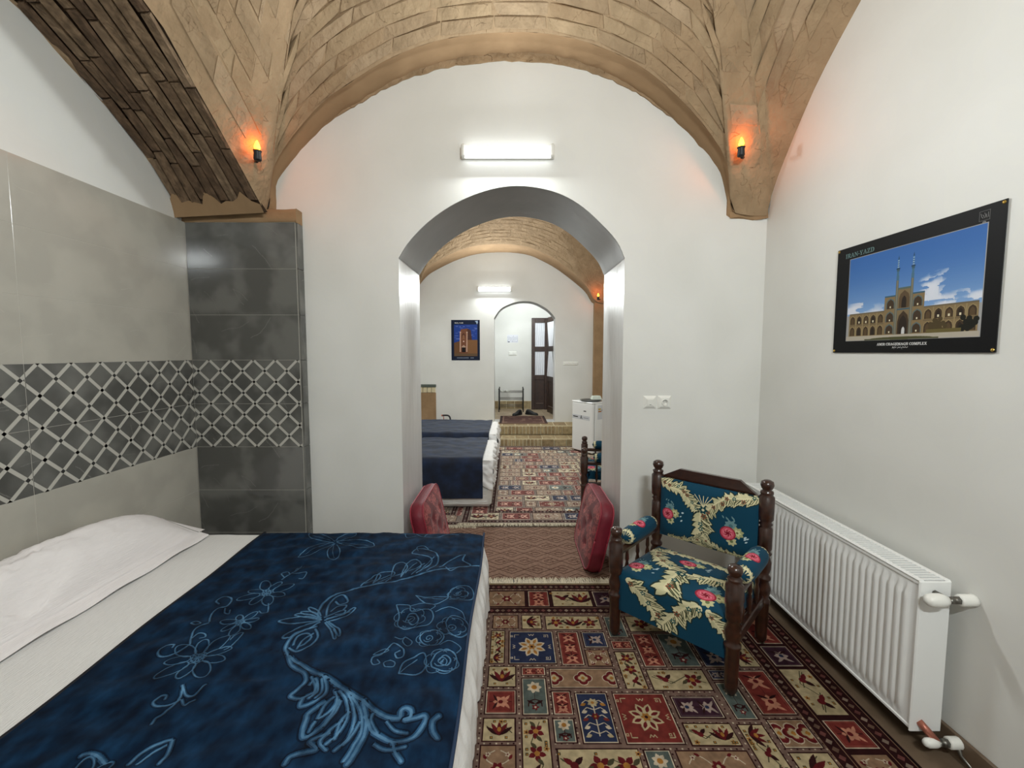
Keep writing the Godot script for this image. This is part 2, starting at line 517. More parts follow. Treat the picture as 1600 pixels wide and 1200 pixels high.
	[5, [-0.489, -2.333, -0.475, -2.381, -0.414, -2.381]],
	[8, [-0.531, -1.215, -0.548, -1.181, -0.547, -1.137]],
	[8, [-0.466, -1.162, -0.477, -1.12, -0.472, -1.071]],
	[8, [-0.423, -1.127, -0.431, -1.083, -0.443, -1.055]],
	[8, [-0.548, -1.127, -0.552, -1.096]],
	[7, [-0.637, -1.291, -0.603, -1.248, -0.598, -1.215]],
	[7, [-0.599, -1.282, -0.58, -1.24, -0.585, -1.207]],
	[7, [-0.506, -1.2, -0.506, -1.155, -0.518, -1.113]],
	[7, [-0.396, -1.155, -0.393, -1.127, -0.365, -1.093]],
	[7, [-0.351, -1.127, -0.32, -1.1, -0.284, -1.093]],
	[8, [-0.366, -1.062, -0.327, -1.043, -0.279, -1.049]],
	[6, [-0.747, -1.417, -0.749, -1.467, -0.727, -1.501]],
	[6, [-0.721, -1.636, -0.71, -1.672, -0.674, -1.679, -0.676, -1.65]],
	[5, [-0.696, -1.616, -0.667, -1.629, -0.646, -1.639]],
	[5, [-0.655, -1.839, -0.612, -1.884, -0.564, -1.921]],
	[5, [-0.497, -1.931, -0.483, -2, -0.465, -2.031]],
	[5, [-0.428, -1.98, -0.409, -2.042, -0.391, -2.085]],
	[6, [-1.044, -1.875, -1.022, -1.946, -1.003, -2]],
	[5, [-1.037, -1.889, -1.074, -1.931, -1.052, -1.946, -1.029, -1.921]],
	[5, [-1.024, -1.931, -0.994, -1.931, -0.964, -1.946, -0.954, -1.893, -0.972, -1.889]],
	[5, [-1.022, -1.946, -1.023, -1.98, -1.016, -2.006]],
	[5, [-1, -1.694, -0.971, -1.636, -0.986, -1.625, -1.009, -1.643]],
	[6, [-1.153, -1.566, -1.182, -1.616, -1.179, -1.657, -1.154, -1.668, -1.163, -1.713, -1.192, -1.736, -1.218, -1.736, -1.224, -1.707, -1.199, -1.688]],
	[5, [-1.153, -1.657, -1.138, -1.631, -1.119, -1.626, -1.127, -1.647]],
	[6, [-1.15, -1.561, -1.17, -1.547, -1.176, -1.519, -1.155, -1.475, -1.133, -1.441]],
	[5, [-1.22, -1.561, -1.209, -1.576, -1.183, -1.561, -1.197, -1.552, -1.22, -1.561]],
	[5, [-1.152, -1.471, -1.149, -1.501, -1.125, -1.501, -1.11, -1.484, -1.124, -1.475]],
	[6, [-1.133, -1.441, -1.142, -1.409, -1.168, -1.386, -1.195, -1.386, -1.216, -1.405, -1.211, -1.433, -1.186, -1.437, -1.179, -1.421]],
	[5, [-0.999, -1.417, -0.986, -1.45, -0.985, -1.501, -0.996, -1.51, -1.008, -1.492, -1.009, -1.467]],
	[7, [-1.019, -1.258, -0.994, -1.219, -0.99, -1.188, -0.992, -1.153, -1.004, -1.139, -1, -1.12]],
	[6, [-0.984, -1.206, -1.005, -1.182, -1.037, -1.179, -1.057, -1.194, -1.052, -1.216, -1.039, -1.219, -1.032, -1.206]],
	[6, [-0.982, -1.206, -0.956, -1.182, -0.95, -1.194, -0.942, -1.203]],
	[6, [-1.013, -1.251, -0.979, -1.219, -0.954, -1.219, -0.951, -1.251, -0.948, -1.258]],
	[8, [-0.901, -1.069, -0.924, -1.059, -0.953, -1.035, -0.96, -1.004]],
	[8, [-0.901, -1.069, -0.884, -1.031, -0.883, -1.003]],
	[6, [-0.903, -1.054, -0.927, -1.031, -0.938, -1.003]],
	[9, [-1.1, -1.022, -1.085, -1.029, -1.052, -1.022, -1.019, -1.004]]]

# ---------------------------------------------------------------- lamps
func tube_lamp(at: Vector3, turn: float, label: String, energy: float, group := "white tube lamps on the walls") -> void:
	var t := thing("wall_lamp", label, "lamp", at, turn, group)
	part("backplate", box(Vector3(0.575, 0.075, 0.02), 0.004), M.white_plastic, t, Vector3(0, 0, 0.01))
	# wrap-round diffuser
	var d := 0.045
	var prof := func(u): return Vector2(-0.034 * cos(PI * u), 0.02 + (d - 0.02) * pow(sin(PI * u), 0.6))
	part("diffuser", grid(2, 12, func(u: float, v: float):
		var q: Vector2 = prof.call(v)
		return Vector3((u - 0.5) * 0.52, q.x, q.y)), M.glow_tube, t)
	for s in [-1, 1]:
		part("end_cap", box(Vector3(0.026, 0.078, 0.052), 0.008), M.white_plastic, t, Vector3(s * 0.273, 0, 0.027))
	# the tube shines out, up and down: two strips of light on the upper and the lower half of the diffuser
	for k in [-1, 1]:
		var l := AreaLight3D.new()
		l.name = "tube_light"
		l.area_size = Vector2(0.52, 0.05)
		l.light_color = Color(0.975, 1.0, 1.0)
		l.light_energy = energy * (0.5 if k > 0 else 0.8)
		l.area_range = 14.0
		l.area_attenuation = 2.0
		l.shadow_enabled = true
		t.add_child(l, true)
		l.position = Vector3(0, k * 0.034, 0.052)
		l.basis = Basis.looking_at(Vector3(0, 0.22 if k > 0 else -0.5, 1).normalized(), Vector3.UP)

func flame_lamp(at: Vector3, inward: Vector3, label: String, energy := 0.010, size := 1.0) -> void:
	var t := thing("candle_lamp", label, "lamp", at, atan2(inward.x, inward.z), "orange candle lamps at the vault corners")
	t.scale = Vector3.ONE * size
	part("socket", lathe([Vector2(0, -0.05), Vector2(0.017, -0.05), Vector2(0.02, -0.045), Vector2(0.018, -0.01), Vector2(0.022, 0.0), Vector2(0.012, 0.004), Vector2(0, 0.004)], 12), M.black, t)
	part("bracket", tube([Vector3(0, -0.035, 0), Vector3(0, -0.045, -0.03), Vector3(0, -0.03, -0.075)], 0.008, 8), M.black, t)
	part("flame_bulb", lathe([Vector2(0, 0.002), Vector2(0.012, 0.006), Vector2(0.016, 0.018), Vector2(0.012, 0.034), Vector2(0.005, 0.05), Vector2(0, 0.056)], 12), M.glow_flame, t)
	var l := OmniLight3D.new()
	l.name = "flame_light"
	l.light_color = Color(1.0, 0.45, 0.09)
	l.light_energy = energy
	l.light_size = 0.012
	l.omni_range = 8.0
	l.omni_attenuation = 2.0
	l.shadow_enabled = true
	t.add_child(l)
	l.position = Vector3(0, 0.024, 0)

# ---------------------------------------------------------------- vaults
func even(p: Array, n: int) -> Array:
	var c := smooth(p, 5)
	var run := [0.0]
	for i in range(1, c.size()):
		run.append(run[-1] + c[i].distance_to(c[i - 1]))
	var out := []
	var k := 0
	for i in n + 1:
		var at: float = run[-1] * i / n
		while k < c.size() - 2 and run[k + 1] < at:
			k += 1
		out.append(c[k].lerp(c[k + 1], clampf((at - run[k]) / maxf(run[k + 1] - run[k], 1e-6), 0, 1)))
	return out

class Vault:
	var sides := []
	var apex := []
	var c0: Vector2
	var y0: float
	var yc: float
	func at(side: int, d: float, q: float) -> Vector3:
		var curve: Array = sides[side]
		var f := clampf(q, 0, 1) * (curve.size() - 1)
		var k := mini(int(f), curve.size() - 2)
		var b: Vector3 = curve[k].lerp(curve[k + 1], f - k)
		var flat := c0 + (Vector2(b.x, b.z) - c0) * d
		var dia := y0 + (yc - y0) * (1.0 - pow(d, 2.6))
		var mid: float = apex[side] + (yc - apex[side]) * (1.0 - d * d)
		return Vector3(flat.x, dia + (b.y - y0) / (apex[side] - y0) * (mid - dia), flat.y)
	func inward(side: int, d: float, q: float) -> Vector3:
		var a := at(side, d, clampf(q + 0.01, 0, 1)) - at(side, d, clampf(q - 0.01, 0, 1))
		var b := at(side, minf(d + 0.02, 1.0), q) - at(side, d - 0.02, q)
		var n := a.cross(b).normalized()
		return n if n.dot(Vector3(c0.x, 1.2, c0.y) - at(side, d, q)) > 0 else -n

func make_vault(sides: Array, c0: Vector2, y0: float, yc: float) -> Vault:
	var v := Vault.new()
	v.c0 = c0
	v.y0 = y0
	v.yc = yc
	for s in sides:
		var e := even(s, 80)
		v.sides.append(e)
		var top := -9.0
		for p in e:
			top = maxf(top, p.y)
		v.apex.append(top)
	return v

func in_picture(p: Vector3) -> Vector2:
	var l := cam_basis.inverse() * (p - cam_at)
	if l.z > -0.1:
		return Vector2(-1e4, -1e4)
	return Vector2(800 + 671 * l.x / -l.z, 600 - 671 * l.y / -l.z)

var cam_at := Vector3(0, 1.45, 0)
var cam_basis := Basis(Vector3.RIGHT, -atan(49.0 / 671.0))

# one brick of a vault: a low pillow with uneven edges that follows the curved surface
func vault_brick(v: Vault, side: int, d0: float, d1: float, q0: float, q1: float, st: SurfaceTool, proud: float) -> void:
	var g := []
	var jit := func(): return rng.randf_range(-0.5, 0.5)
	var tilt: float = jit.call() * 0.004
	var tilt2: float = jit.call() * 0.004
	for j in 4:
		for i in 4:
			var fu: float = [0.0, 0.014, 0.986, 1.0][i]
			var fv: float = [0.0, 0.05, 0.95, 1.0][j]
			var d := lerpf(d0, d1, fv + jit.call() * 0.12)
			var q := lerpf(q0, q1, fu + jit.call() * 0.03)
			var edge := i == 0 or i == 3 or j == 0 or j == 3
			var n := v.inward(side, d, q)
			var up: float = -0.005 if edge else proud + tilt * (fu - 0.5) * 2 + tilt2 * (fv - 0.5) * 2 + jit.call() * 0.002
			g.append(v.at(side, d, q) + n * up)
	var out := v.inward(side, (d0 + d1) / 2, (q0 + q1) / 2)
	for j in 3:
		for i in 3:
			quad(st, g[j * 4 + i], g[j * 4 + i + 1], g[j * 4 + i + 5], g[j * 4 + i + 4], out)

func side_length(v: Vault, side: int, d: float) -> float:
	var l := 0.0
	for i in 24:
		l += v.at(side, d, i / 24.0).distance_to(v.at(side, d, (i + 1) / 24.0))
	return l

func build_vault(v: Vault, owner_: Node3D, first: Array, step: float, single: int, bare: float) -> void:
	var st := begin()
	for side in 4:
		grid(40, 26, func(q: float, t: float): return v.at(side, 1.0 - t * 0.985, q), null, st)
	part("clay_coat", done(st), M.clay, owner_)
	var all := []
	rng.seed = 77
	for side in 4:
		var d: float = first[side]
		var row := 0
		while d > 0.07:
			var d1 := d - step * rng.randf_range(0.85, 1.15)
			var n := maxi(1, int(round(side_length(v, side, (d + d1) / 2) / 0.29)))
			var shift := 0.5 if row % 2 else 0.0
			for k in n + 1:
				var q0 := clampf((k - shift) / n, 0, 1)
				var q1 := clampf((k + 1 - shift) / n, 0, 1)
				if q1 - q0 < 0.2 / n:
					continue
				var mid := v.at(side, (d + d1) / 2, (q0 + q1) / 2)
				if minf(mid.distance_to(v.at(side, 1.0, 0.0)), mid.distance_to(v.at(side, 1.0, 1.0))) < bare:
					continue
				var gap := 0.004 / n
				all.append({"side": side, "d0": d - 0.0006, "d1": d1 + 0.0006, "q0": q0 + gap, "q1": q1 - gap})
			d = d1
			row += 1
	for b in all:
		var c := []
		var seen := false
		for e in [[b.d0, b.q0], [b.d0, b.q1], [b.d1, b.q1], [b.d1, b.q0]]:
			var p := in_picture(v.at(b.side, e[0], e[1]))
			c.append(p)
			seen = seen or (p.x > 0 and p.x < 1600 and p.y > 0 and p.y < 1200)
		b.share = absf((c[2] - c[0]).cross(c[3] - c[1])) if seen else 0.0
	all.sort_custom(func(a, b): return a.share > b.share)
	var rest := begin(true)
	for i in all.size():
		var b: Dictionary = all[i]
		var proud := rng.randf_range(0.0005, 0.0045)
		if i < single and b.share > 40:
			var one := begin(true)
			vault_brick(v, b.side, b.d0, b.d1, b.q0, b.q1, one, proud)
			part("brick", done(one), M["clay_brick%d" % rng.randi_range(0, 3)], owner_)
		else:
			vault_brick(v, b.side, b.d0, b.d1, b.q0, b.q1, rest, proud)
	var o := part("brick_field", done(rest), M.clay_brick1, owner_)
	o.set_meta("kind", "stuff")

func mirrored(p: Array, about: float) -> Array:
	var out := []
	for i in range(p.size() - 1, -1, -1):
		out.append(Vector3(p[i].x, p[i].y, 2 * about - p[i].z))
	return out

func there_and_back(p: Array, about: float) -> Array:
	var m := mirrored(p, about)
	return p + m.slice(1)

const ARCH := [Vector2(-0.715, 2.045), Vector2(-0.655, 2.137), Vector2(-0.552, 2.245), Vector2(-0.421, 2.343), Vector2(-0.28, 2.416), Vector2(-0.12, 2.469), Vector2(0.03, 2.487), Vector2(0.18, 2.472), Vector2(0.32, 2.43), Vector2(0.45, 2.353), Vector2(0.582, 2.235), Vector2(0.664, 2.142), Vector2(0.711, 2.045)]
const FAR_ARCH := [Vector2(-0.30, 2.018), Vector2(-0.186, 2.176), Vector2(0.0, 2.268), Vector2(0.186, 2.302), Vector2(0.371, 2.281), Vector2(0.558, 2.189), Vector2(0.664, 2.097), Vector2(0.72, 2.02)]

func wall_with_arch(called: String, label: String, x0: float, x1: float, y1: float, z0: float, z1: float, arch: Array, foot: float) -> void:
	var w := CSGBox3D.new()
	w.name = called
	w.size = Vector3(x1 - x0, y1, absf(z1 - z0))
	w.position = Vector3((x0 + x1) / 2, y1 / 2, (z0 + z1) / 2)
	w.material = M.plaster
	var hole := CSGPolygon3D.new()
	hole.operation = CSGShape3D.OPERATION_SUBTRACTION
	var pts := PackedVector2Array([Vector2(arch[0].x, foot)])
	for p in smooth(arch, 4):
		pts.append(p)
	pts.append(Vector2(arch[-1].x, foot))
	hole.polygon = pts
	hole.depth = 2.0
	hole.material = M.gloss_paint
	hole.name = "opening"
	hole.position = -w.position + Vector3(0, 0, (z0 + z1) / 2 + 1.0)
	w.add_child(hole)
	add_child(w)
	tag(w, label, "wall", "", "structure")

# a thin coat of grey gypsum under an arch
func arch_lining(called: String, label: String, arch: Array, z0: float, z1: float) -> void:
	var c := smooth(arch, 5)
	var mid := Vector2.ZERO
	for p in c:
		mid += p / c.size()
	mid.y = arch[0].y - 0.4
	var st := begin()
	var inner := func(i: int) -> Vector2: return c[i] + (mid - c[i]).normalized() * 0.0025
	var last := c.size() - 1
	grid(last, 4, func(u: float, v: float):
		var p: Vector2 = inner.call(int(round(u * last)))
		return Vector3(p.x, p.y, lerpf(z0, z1, v)), null, st)
	var o := part(called, done(st), M.grey_gypsum, self)
	tag(o, label, "arch lining", "", "structure")

func wall(called: String, lo: Vector3, hi: Vector3, m: Material, label: String, category := "wall") -> MeshInstance3D:
	var o := part(called, box(hi - lo), m, self, (lo + hi) / 2)
	tag(o, label, category, "", "structure")
	return o

func tile_shape(w: float, h: float) -> ArrayMesh:
	return box(Vector3(w - 0.0012, h - 0.0012, 0.012), 0.0008)

# the pale diagonal bands of a patterned tile and the dark squares at every other crossing, in a tile w x h whose lower left corner is the origin
func lattice_shape(w: float, h: float, from: float, dots: bool) -> ArrayMesh:
	var st := begin(true)
	var cell := 0.1385
	var half := 0.0075
	if dots:
		var i := floori(from / cell) - 1
		while i * cell - from < w + cell:
			for j in 2:
				var c := Vector2(i * cell - from, (j + 0.5) * h / 2)
				if c.x > 0.012 and c.x < w - 0.012:
					add_box(st, Vector3(c.x, c.y, 0.0008), Vector3(0.015, 0.015, 0.0016), 0.0, Basis(Vector3.BACK, PI / 4))
			i += 1
		return done(st)
	for dir in [-1, 1]:
		var k := floori(from / cell) - 4
		while k * cell - from < w + 4 * cell:
			# runs through (k cell - from, h / 4) at 45 degrees
			var x_low: float = k * cell - from - dir * h / 4
			var x_high: float = x_low + dir * h
			var a := Vector2(x_low, 0)
			var b := Vector2(x_high, h)
			var c := []
			for p in [a + Vector2(-half * 1.4, 0), a + Vector2(half * 1.4, 0), b + Vector2(half * 1.4, 0), b + Vector2(-half * 1.4, 0)]:
				c.append(p)
			var clipped := Geometry2D.intersect_polygons(PackedVector2Array(c), PackedVector2Array([Vector2(0.002, 0), Vector2(w - 0.002, 0), Vector2(w - 0.002, h), Vector2(0.002, h)]))
			for pg in clipped:
				slab(Array(pg), 0.0, 0.0012, st)
			k += 1
	return done(st)

func tiled(owner_: Node3D, w: float, rows: Array, from: float, light_rows: bool) -> void:
	# rows: heights from the top; owner_ stands at the lower left corner and faces +z
	for r in rows.size() - 1:
		var top: float = rows[r]
		var low: float = rows[r + 1]
		var deco := top < 1.41 and low > 0.8
		var m: Material = M.tile_dark if deco or not light_rows else M.tile_light
		var t := part("tile", tile_shape(w, top - low), m, owner_, Vector3(w / 2, (top + low) / 2, 0.006))
		if deco:
			var off := Vector3(-w / 2, (low - top) / 2, 0.006)
			part("lattice", lattice_shape(w, top - low, from, false), M.lattice, t, off)
			part("lattice_dots", lattice_shape(w, top - low, from, true), M.lattice_dot, t, off)

func build_rooms() -> void:
	# ---- the near room
	var rows := [2.245, 1.965, 1.684, 1.404, 1.129, 0.854, 0.575, 0.295, 0.015]
	var fl := thing("floor", "worn brown stone floor showing beside the patterned rugs", "floor", Vector3.ZERO, 0.0, "", "structure")
	part("slab", box(Vector3(4.6, 0.2, 7.8)), M.floor, fl, Vector3(-0.1, -0.1, -2.8))
	wall_with_arch("wall_back", "white plaster wall with an arched passage under the bright tube lamp", -2.3, 1.9, 4.3, -2.76, -3.36, ARCH, -1.0)
	arch_lining("trim_1", "smooth grey gypsum lining under the arch of the passage", ARCH, -2.76, -3.36)
	wall("wall_right", Vector3(1.6, 0, -2.76), Vector3(1.85, 4.3, 1.1), M.plaster, "white plaster wall behind the radiator and the black-framed poster")
	wall("wall_front", Vector3(-2.3, 0, 0.86), Vector3(1.6, 4.3, 1.1), M.plaster, "white plaster wall on the side of the room facing the arch")
	var wl := wall("wall_left", Vector3(-2.3, 0, -2.76), Vector3(-2.012, 4.3, 0.86), M.plaster, "wall with pale tiles and a lattice tile band behind the pillow")
	# columns of tiles on the left wall, which faces +x; x along the wall runs towards the far end
	var cols := [[-2.69, 0.93], [-1.76, 0.93], [-0.83, 0.93], [0.1, 0.76]]
	part("grout", box(Vector3(0.0113, 2.23, 3.55)), M.grout, wl, Vector3(-2.012 + 0.00565, 1.13, -0.915) - wl.position)
	for c in cols:
		var z: float = c[0]
		var wd: float = c[1]
		var holder := Transform3D(Basis(Vector3.UP, PI / 2), Vector3(-2.012, 0, z + wd))
		for r in rows.size() - 1:
			var top: float = rows[r]
			var low: float = rows[r + 1]
			var deco := top < 1.41 and low > 0.8
			var t := part("tile", tile_shape(wd, top - low), M.tile_dark if deco else M.tile_light, wl)
			t.transform = Transform3D(Basis(), -wl.position) * holder * Transform3D(Basis(), Vector3(wd / 2, (top + low) / 2, 0.006))
			if deco:
				var off := Vector3(-wd / 2, (low - top) / 2, 0.006)
				var from := -(z + wd) + 0.06
				part("lattice", lattice_shape(wd, top - low, from, false), M.lattice, t, off)
				part("lattice_dots", lattice_shape(wd, top - low, from, true), M.lattice_dot, t, off)
	# the pier at the end of the bed recess, tiled dark
	var pier := thing("wall_niche", "narrow pier of dark grey tiles with a lattice band beside the arch wall", "wall", Vector3(-2.0, 0, -2.702), 0.0, "", "structure")
	part("core", box(Vector3(0.672, 2.245, 0.062)), M.grout, pier, Vector3(0.336, 1.1225, -0.031))
	part("grout", box(Vector3(0.672, 2.23, 0.0113)), M.grout, pier, Vector3(0.336, 1.13, 0.00565))
	tiled(pier, 0.672, rows, -0.035, false)
	for r in rows.size() - 1:
		var t2 := part("edge_tile", box(Vector3(0.012, rows[r] - rows[r + 1] - 0.002, 0.068), 0.001), M.tile_dark, pier, Vector3(0.679, (rows[r] + rows[r + 1]) / 2, -0.028))
		if rows[r] < 1.41 and rows[r + 1] > 0.8:
			pass
	part("cap", rough_slab(Vector3(0.70, 0.085, 0.085)), M.clay_plain, pier, Vector3(0.335, 2.283, -0.022))
	# the same pier at the other end of the recess
	var pier2 := wall("wall_niche_near", Vector3(-2.0, 0, 0.69), Vector3(-1.32, 2.3, 0.86), M.plaster, "plastered pier at the near end of the bed recess")
	pier2.name = "wall_niche_near"

	# ---- the vault of the near room
	var zc := -1.0
	var back := [Vector3(-1.50, 2.30, -2.69), Vector3(-1.472, 2.36, -2.685), Vector3(-1.46, 2.5, -2.67), Vector3(-1.39, 2.61, -2.65), Vector3(-1.30, 2.715, -2.63), Vector3(-1.10, 2.90, -2.605), Vector3(-0.94, 2.995, -2.59), Vector3(-0.70, 3.125, -2.58), Vector3(-0.39, 3.23, -2.58), Vector3(0.0, 3.268, -2.58), Vector3(0.31, 3.243, -2.58), Vector3(0.59, 3.155, -2.58), Vector3(0.786, 3.055, -2.585), Vector3(0.986, 2.905, -2.6), Vector3(1.15, 2.75, -2.62), Vector3(1.27, 2.61, -2.65), Vector3(1.32, 2.49, -2.69), Vector3(1.35, 2.37, -2.725), Vector3(1.40, 2.31, -2.74), Vector3(1.585, 2.30, -2.745)]
	var right := [Vector3(1.585, 2.30, -2.745), Vector3(1.603, 2.41, -2.73), Vector3(1.603, 2.51, -2.665), Vector3(1.603, 2.67, -2.535), Vector3(1.603, 2.83, -2.39), Vector3(1.603, 2.94, -2.26), Vector3(1.603, 3.0, -2.175), Vector3(1.603, 3.06, -2.09), Vector3(1.603, 3.18, -1.9), Vector3(1.603, 3.32, -1.6), Vector3(1.603, 3.39, -1.3), Vector3(1.603, 3.41, -1.0)]
	var left := [Vector3(-1.50, 2.30, -2.69), Vector3(-1.48, 2.32, -2.60), Vector3(-1.475, 2.352, -2.545), Vector3(-1.47, 2.425, -2.44), Vector3(-1.47, 2.515, -2.32), Vector3(-1.47, 2.605, -2.2), Vector3(-1.47, 2.69, -2.08), Vector3(-1.47, 2.762, -1.99), Vector3(-1.47, 2.815, -1.92), Vector3(-1.47, 2.855, -1.81), Vector3(-1.47, 2.93, -1.6), Vector3(-1.47, 2.985, -1.3), Vector3(-1.47, 3.0, -1.0)]
	var right_all := there_and_back(right, zc)
	var left_all := there_and_back(left, zc)
	var left_rev := left_all.duplicate()
	left_rev.reverse()
	var v := make_vault([back, right_all, mirrored(back, zc), left_rev], Vector2(0.06, zc), 2.30, 3.74)
	var ce := thing("ceiling", "clay-washed brick vault rising from the corners of the near room", "ceiling", Vector3.ZERO, 0.0, "", "structure")
	build_vault(v, ce, [0.99, 0.93, 0.99, 0.962], 0.038, 300, 0.52)
	# the smooth clay band between the arch wall and the brickwork, and the rough strip above the white paint
	var lun := [Vector3(-1.50, 2.26, -2.765), Vector3(-1.474, 2.353, -2.765), Vector3(-1.467, 2.508, -2.765), Vector3(-1.392, 2.60, -2.765), Vector3(-1.309, 2.70, -2.765), Vector3(-1.105, 2.886, -2.765), Vector3(-0.945, 2.98, -2.765), Vector3(-0.706, 3.118, -2.765), Vector3(-0.391, 3.225, -2.765), Vector3(0.0, 3.27, -2.765), Vector3(0.313, 3.245, -2.765), Vector3(0.588, 3.15, -2.765), Vector3(0.786, 3.04, -2.765), Vector3(0.986, 2.892, -2.765), Vector3(1.149, 2.74, -2.765), Vector3(1.273, 2.604, -2.765), Vector3(1.321, 2.489, -2.765), Vector3(1.345, 2.38, -2.765), Vector3(1.36, 2.28, -2.765), Vector3(1.60, 2.28, -2.765)]
	var ea := even(lun, 90)
	var eb := even(back, 90)
	rng.seed = 4
	part("arch_band", grid(90, 8, func(q: float, t: float):
		var i := int(round(q * 90))
		var a: Vector3 = ea[i]
		var b: Vector3 = eb[i]
		var p := a.lerp(b, t)
		if t < 0.95:
			p.y += 0.022 * smoothstep(0.1, 0.85, t)
		return p + Vector3(0, (0.004 * sin(i * 1.7) + rng.randf_range(-0.004, 0.004)) * (1.0 - t * 0.5), 0)), M.clay_plain, ce)
	var strip := [Vector2(-1.105, 2.883), Vector2(-0.945, 2.973), Vector2(-0.706, 3.094), Vector2(-0.391, 3.187), Vector2(0.0, 3.224), Vector2(0.313, 3.198), Vector2(0.588, 3.12), Vector2(0.786, 3.026), Vector2(0.986, 2.89)]
	var lo_edge := smooth(strip, 8)
	var outline := []
	for p in lo_edge:
		outline.append(p + Vector2(0, rng.randf_range(-0.006, 0.006)))
	for i in range(lo_edge.size() - 1, -1, -1):
		outline.append(lo_edge[i] + Vector2(0, 0.09))
	part("rough_strip", slab(outline, -2.775, -2.752), M.clay, ce)
	# corner foot on the right, a lump of clay under the vault
	part("corner_foot", grid(10, 8, func(u: float, t: float):
		var x := lerpf(lerpf(1.362, 1.345, t), 1.604, u)
		var y := lerpf(2.285 + 0.008 * sin(u * 7.0), 2.42, t)
		return Vector3(x, y, -2.752 + 0.02 * t * sin(PI * u) + 0.004 * sin(u * 9 + t * 5))), M.clay_plain, ce)

	# ---- the dark unplastered arch over the bed recess
	var wall_prof := [Vector3(-2.015, 2.25, -2.645), Vector3(-2.015, 2.31, -2.636), Vector3(-2.015, 2.43, -2.573), Vector3(-2.015, 2.537, -2.444), Vector3(-2.015, 2.62, -2.351), Vector3(-2.015, 2.676, -2.242), Vector3(-2.015, 2.723, -2.122), Vector3(-2.015, 2.778, -2.027), Vector3(-2.015, 2.834, -1.917), Vector3(-2.015, 2.87, -1.82), Vector3(-2.015, 2.94, -1.6), Vector3(-2.015, 2.99, -1.3), Vector3(-2.015, 3.0, -1.0)]
	var pw := even(there_and_back(wall_prof, zc), 120)
	var pe := even([Vector3(-1.475, 2.29, -2.66)] + left.slice(2) + mirrored(left, zc).slice(1, -2) + [Vector3(-1.475, 2.29, 0.66)], 120)
	var soffit := func(s: float, a: float) -> Vector3:
		var f := clampf(s, 0, 1) * 120
		var k := mini(int(f), 119)
		return pw[k].lerp(pw[k + 1], f - k).lerp(pe[k].lerp(pe[k + 1], f - k), a)
	var ar := thing("ceiling_arch", "dark rough brick arch over the bed recess beside the white wall", "arch", Vector3.ZERO, 0.0, "", "structure")
	part("joint_bed", grid(10, 60, func(a: float, s: float): return soffit.call(s, a) + Vector3(0, 0.006, 0)), M.dark_joint, ar)
	rng.seed = 9
	var courses := 9
	for c in courses:
		var s := 0.012 + rng.randf() * 0.02
		while s < 0.985:
			var ln := rng.randf_range(0.055, 0.11)
			var s1 := minf(s + ln, 0.99)
			var a0 := (c + 0.05) / courses
			var a1 := (c + 0.95) / courses
			var st := begin(true)
			var g := []
			var proud := rng.randf_range(0.006, 0.015)
			for j in 4:
				for i in 4:
					var fs := lerpf(s, s1 - 0.0006, [0.0, 0.02, 0.98, 1.0][j])
					var fa := lerpf(a0, a1, [0.0, 0.16, 0.84, 1.0][i]) + rng.randf_range(-0.006, 0.006)
					var edge := i == 0 or i == 3 or j == 0 or j == 3
					var p: Vector3 = soffit.call(fs, fa)
					var inn: Vector3 = (Vector3(p.x, 1.6, zc) - p).normalized()
					g.append(p + inn * (0.0 if edge else proud + rng.randf_range(-0.004, 0.004)))
			for j in 3:
				for i in 3:
					quad(st, g[j * 4 + i], g[j * 4 + i + 1], g[j * 4 + i + 5], g[j * 4 + i + 4], Vector3(0, -1, 0.3))
			part("brick", done(st), M["dark_brick%d" % rng.randi_range(0, 3)], ar)
			s = s1
	# smears of clay at the foot and along the white wall
	part("clay_edge", grid(60, 2, func(s: float, t: float):
		var p: Vector3 = soffit.call(s * 0.97 + 0.01, 0.0)
		return p + Vector3(0.002 + t * (0.035 + 0.02 * sin(s * 61) + 0.02 * sin(s * 23)), -0.012 - 0.006 * sin(s * 90.0), 0)), M.clay, ar)
	part("clay_foot", grid(14, 3, func(u: float, t: float):
		var p: Vector3 = soffit.call(0.006 + t * (0.022 + 0.008 * sin(u * 17) + 0.006 * sin(u * 31)), u)
		return p + Vector3(0, -0.02 + 0.016 * t, 0.018)), M.clay_plain, ar)

	# ---- the far room and the entry beyond it
	wall_with_arch("wall_far", "white plaster wall of the far room with a small arched doorway", -2.6, 2.4, 4.3, -7.2, -7.5, FAR_ARCH, 0.28)
	arch_lining("trim_2", "smooth grey gypsum lining under the small arch of the far doorway", FAR_ARCH, -7.2, -7.5)
	wall("wall_far_left", Vector3(-2.6, 0, -7.2), Vector3(-2.3, 4.3, -3.36), M.plaster, "white plaster wall at the bed heads of the far room")
	wall("wall_far_right", Vector3(2.1, 0, -7.2), Vector3(2.4, 4.3, -3.36), M.plaster, "white plaster wall of the far room behind the small fridge")
	wall("wall_far_pier", Vector3(1.352, 0, -7.2), Vector3(2.1, 2.45, -7.09), M.clay_plain, "bare tan clay pier in the corner behind the fridge")
	wall("wall_far_near_left", Vector3(-2.6, 0, -3.36), Vector3(-2.3, 4.3, -2.76), M.plaster, "end of the thick wall between the two rooms, bed side")
	wall("wall_far_near_right", Vector3(1.9, 0, -3.36), Vector3(2.4, 4.3, -2.76), M.plaster, "end of the thick wall between the two rooms, radiator side")
	var fc := thing("ceiling_far", "clay brick vault over the far room seen through the arch", "ceiling", Vector3.ZERO, 0.0, "", "structure")
	var fz := -5.28
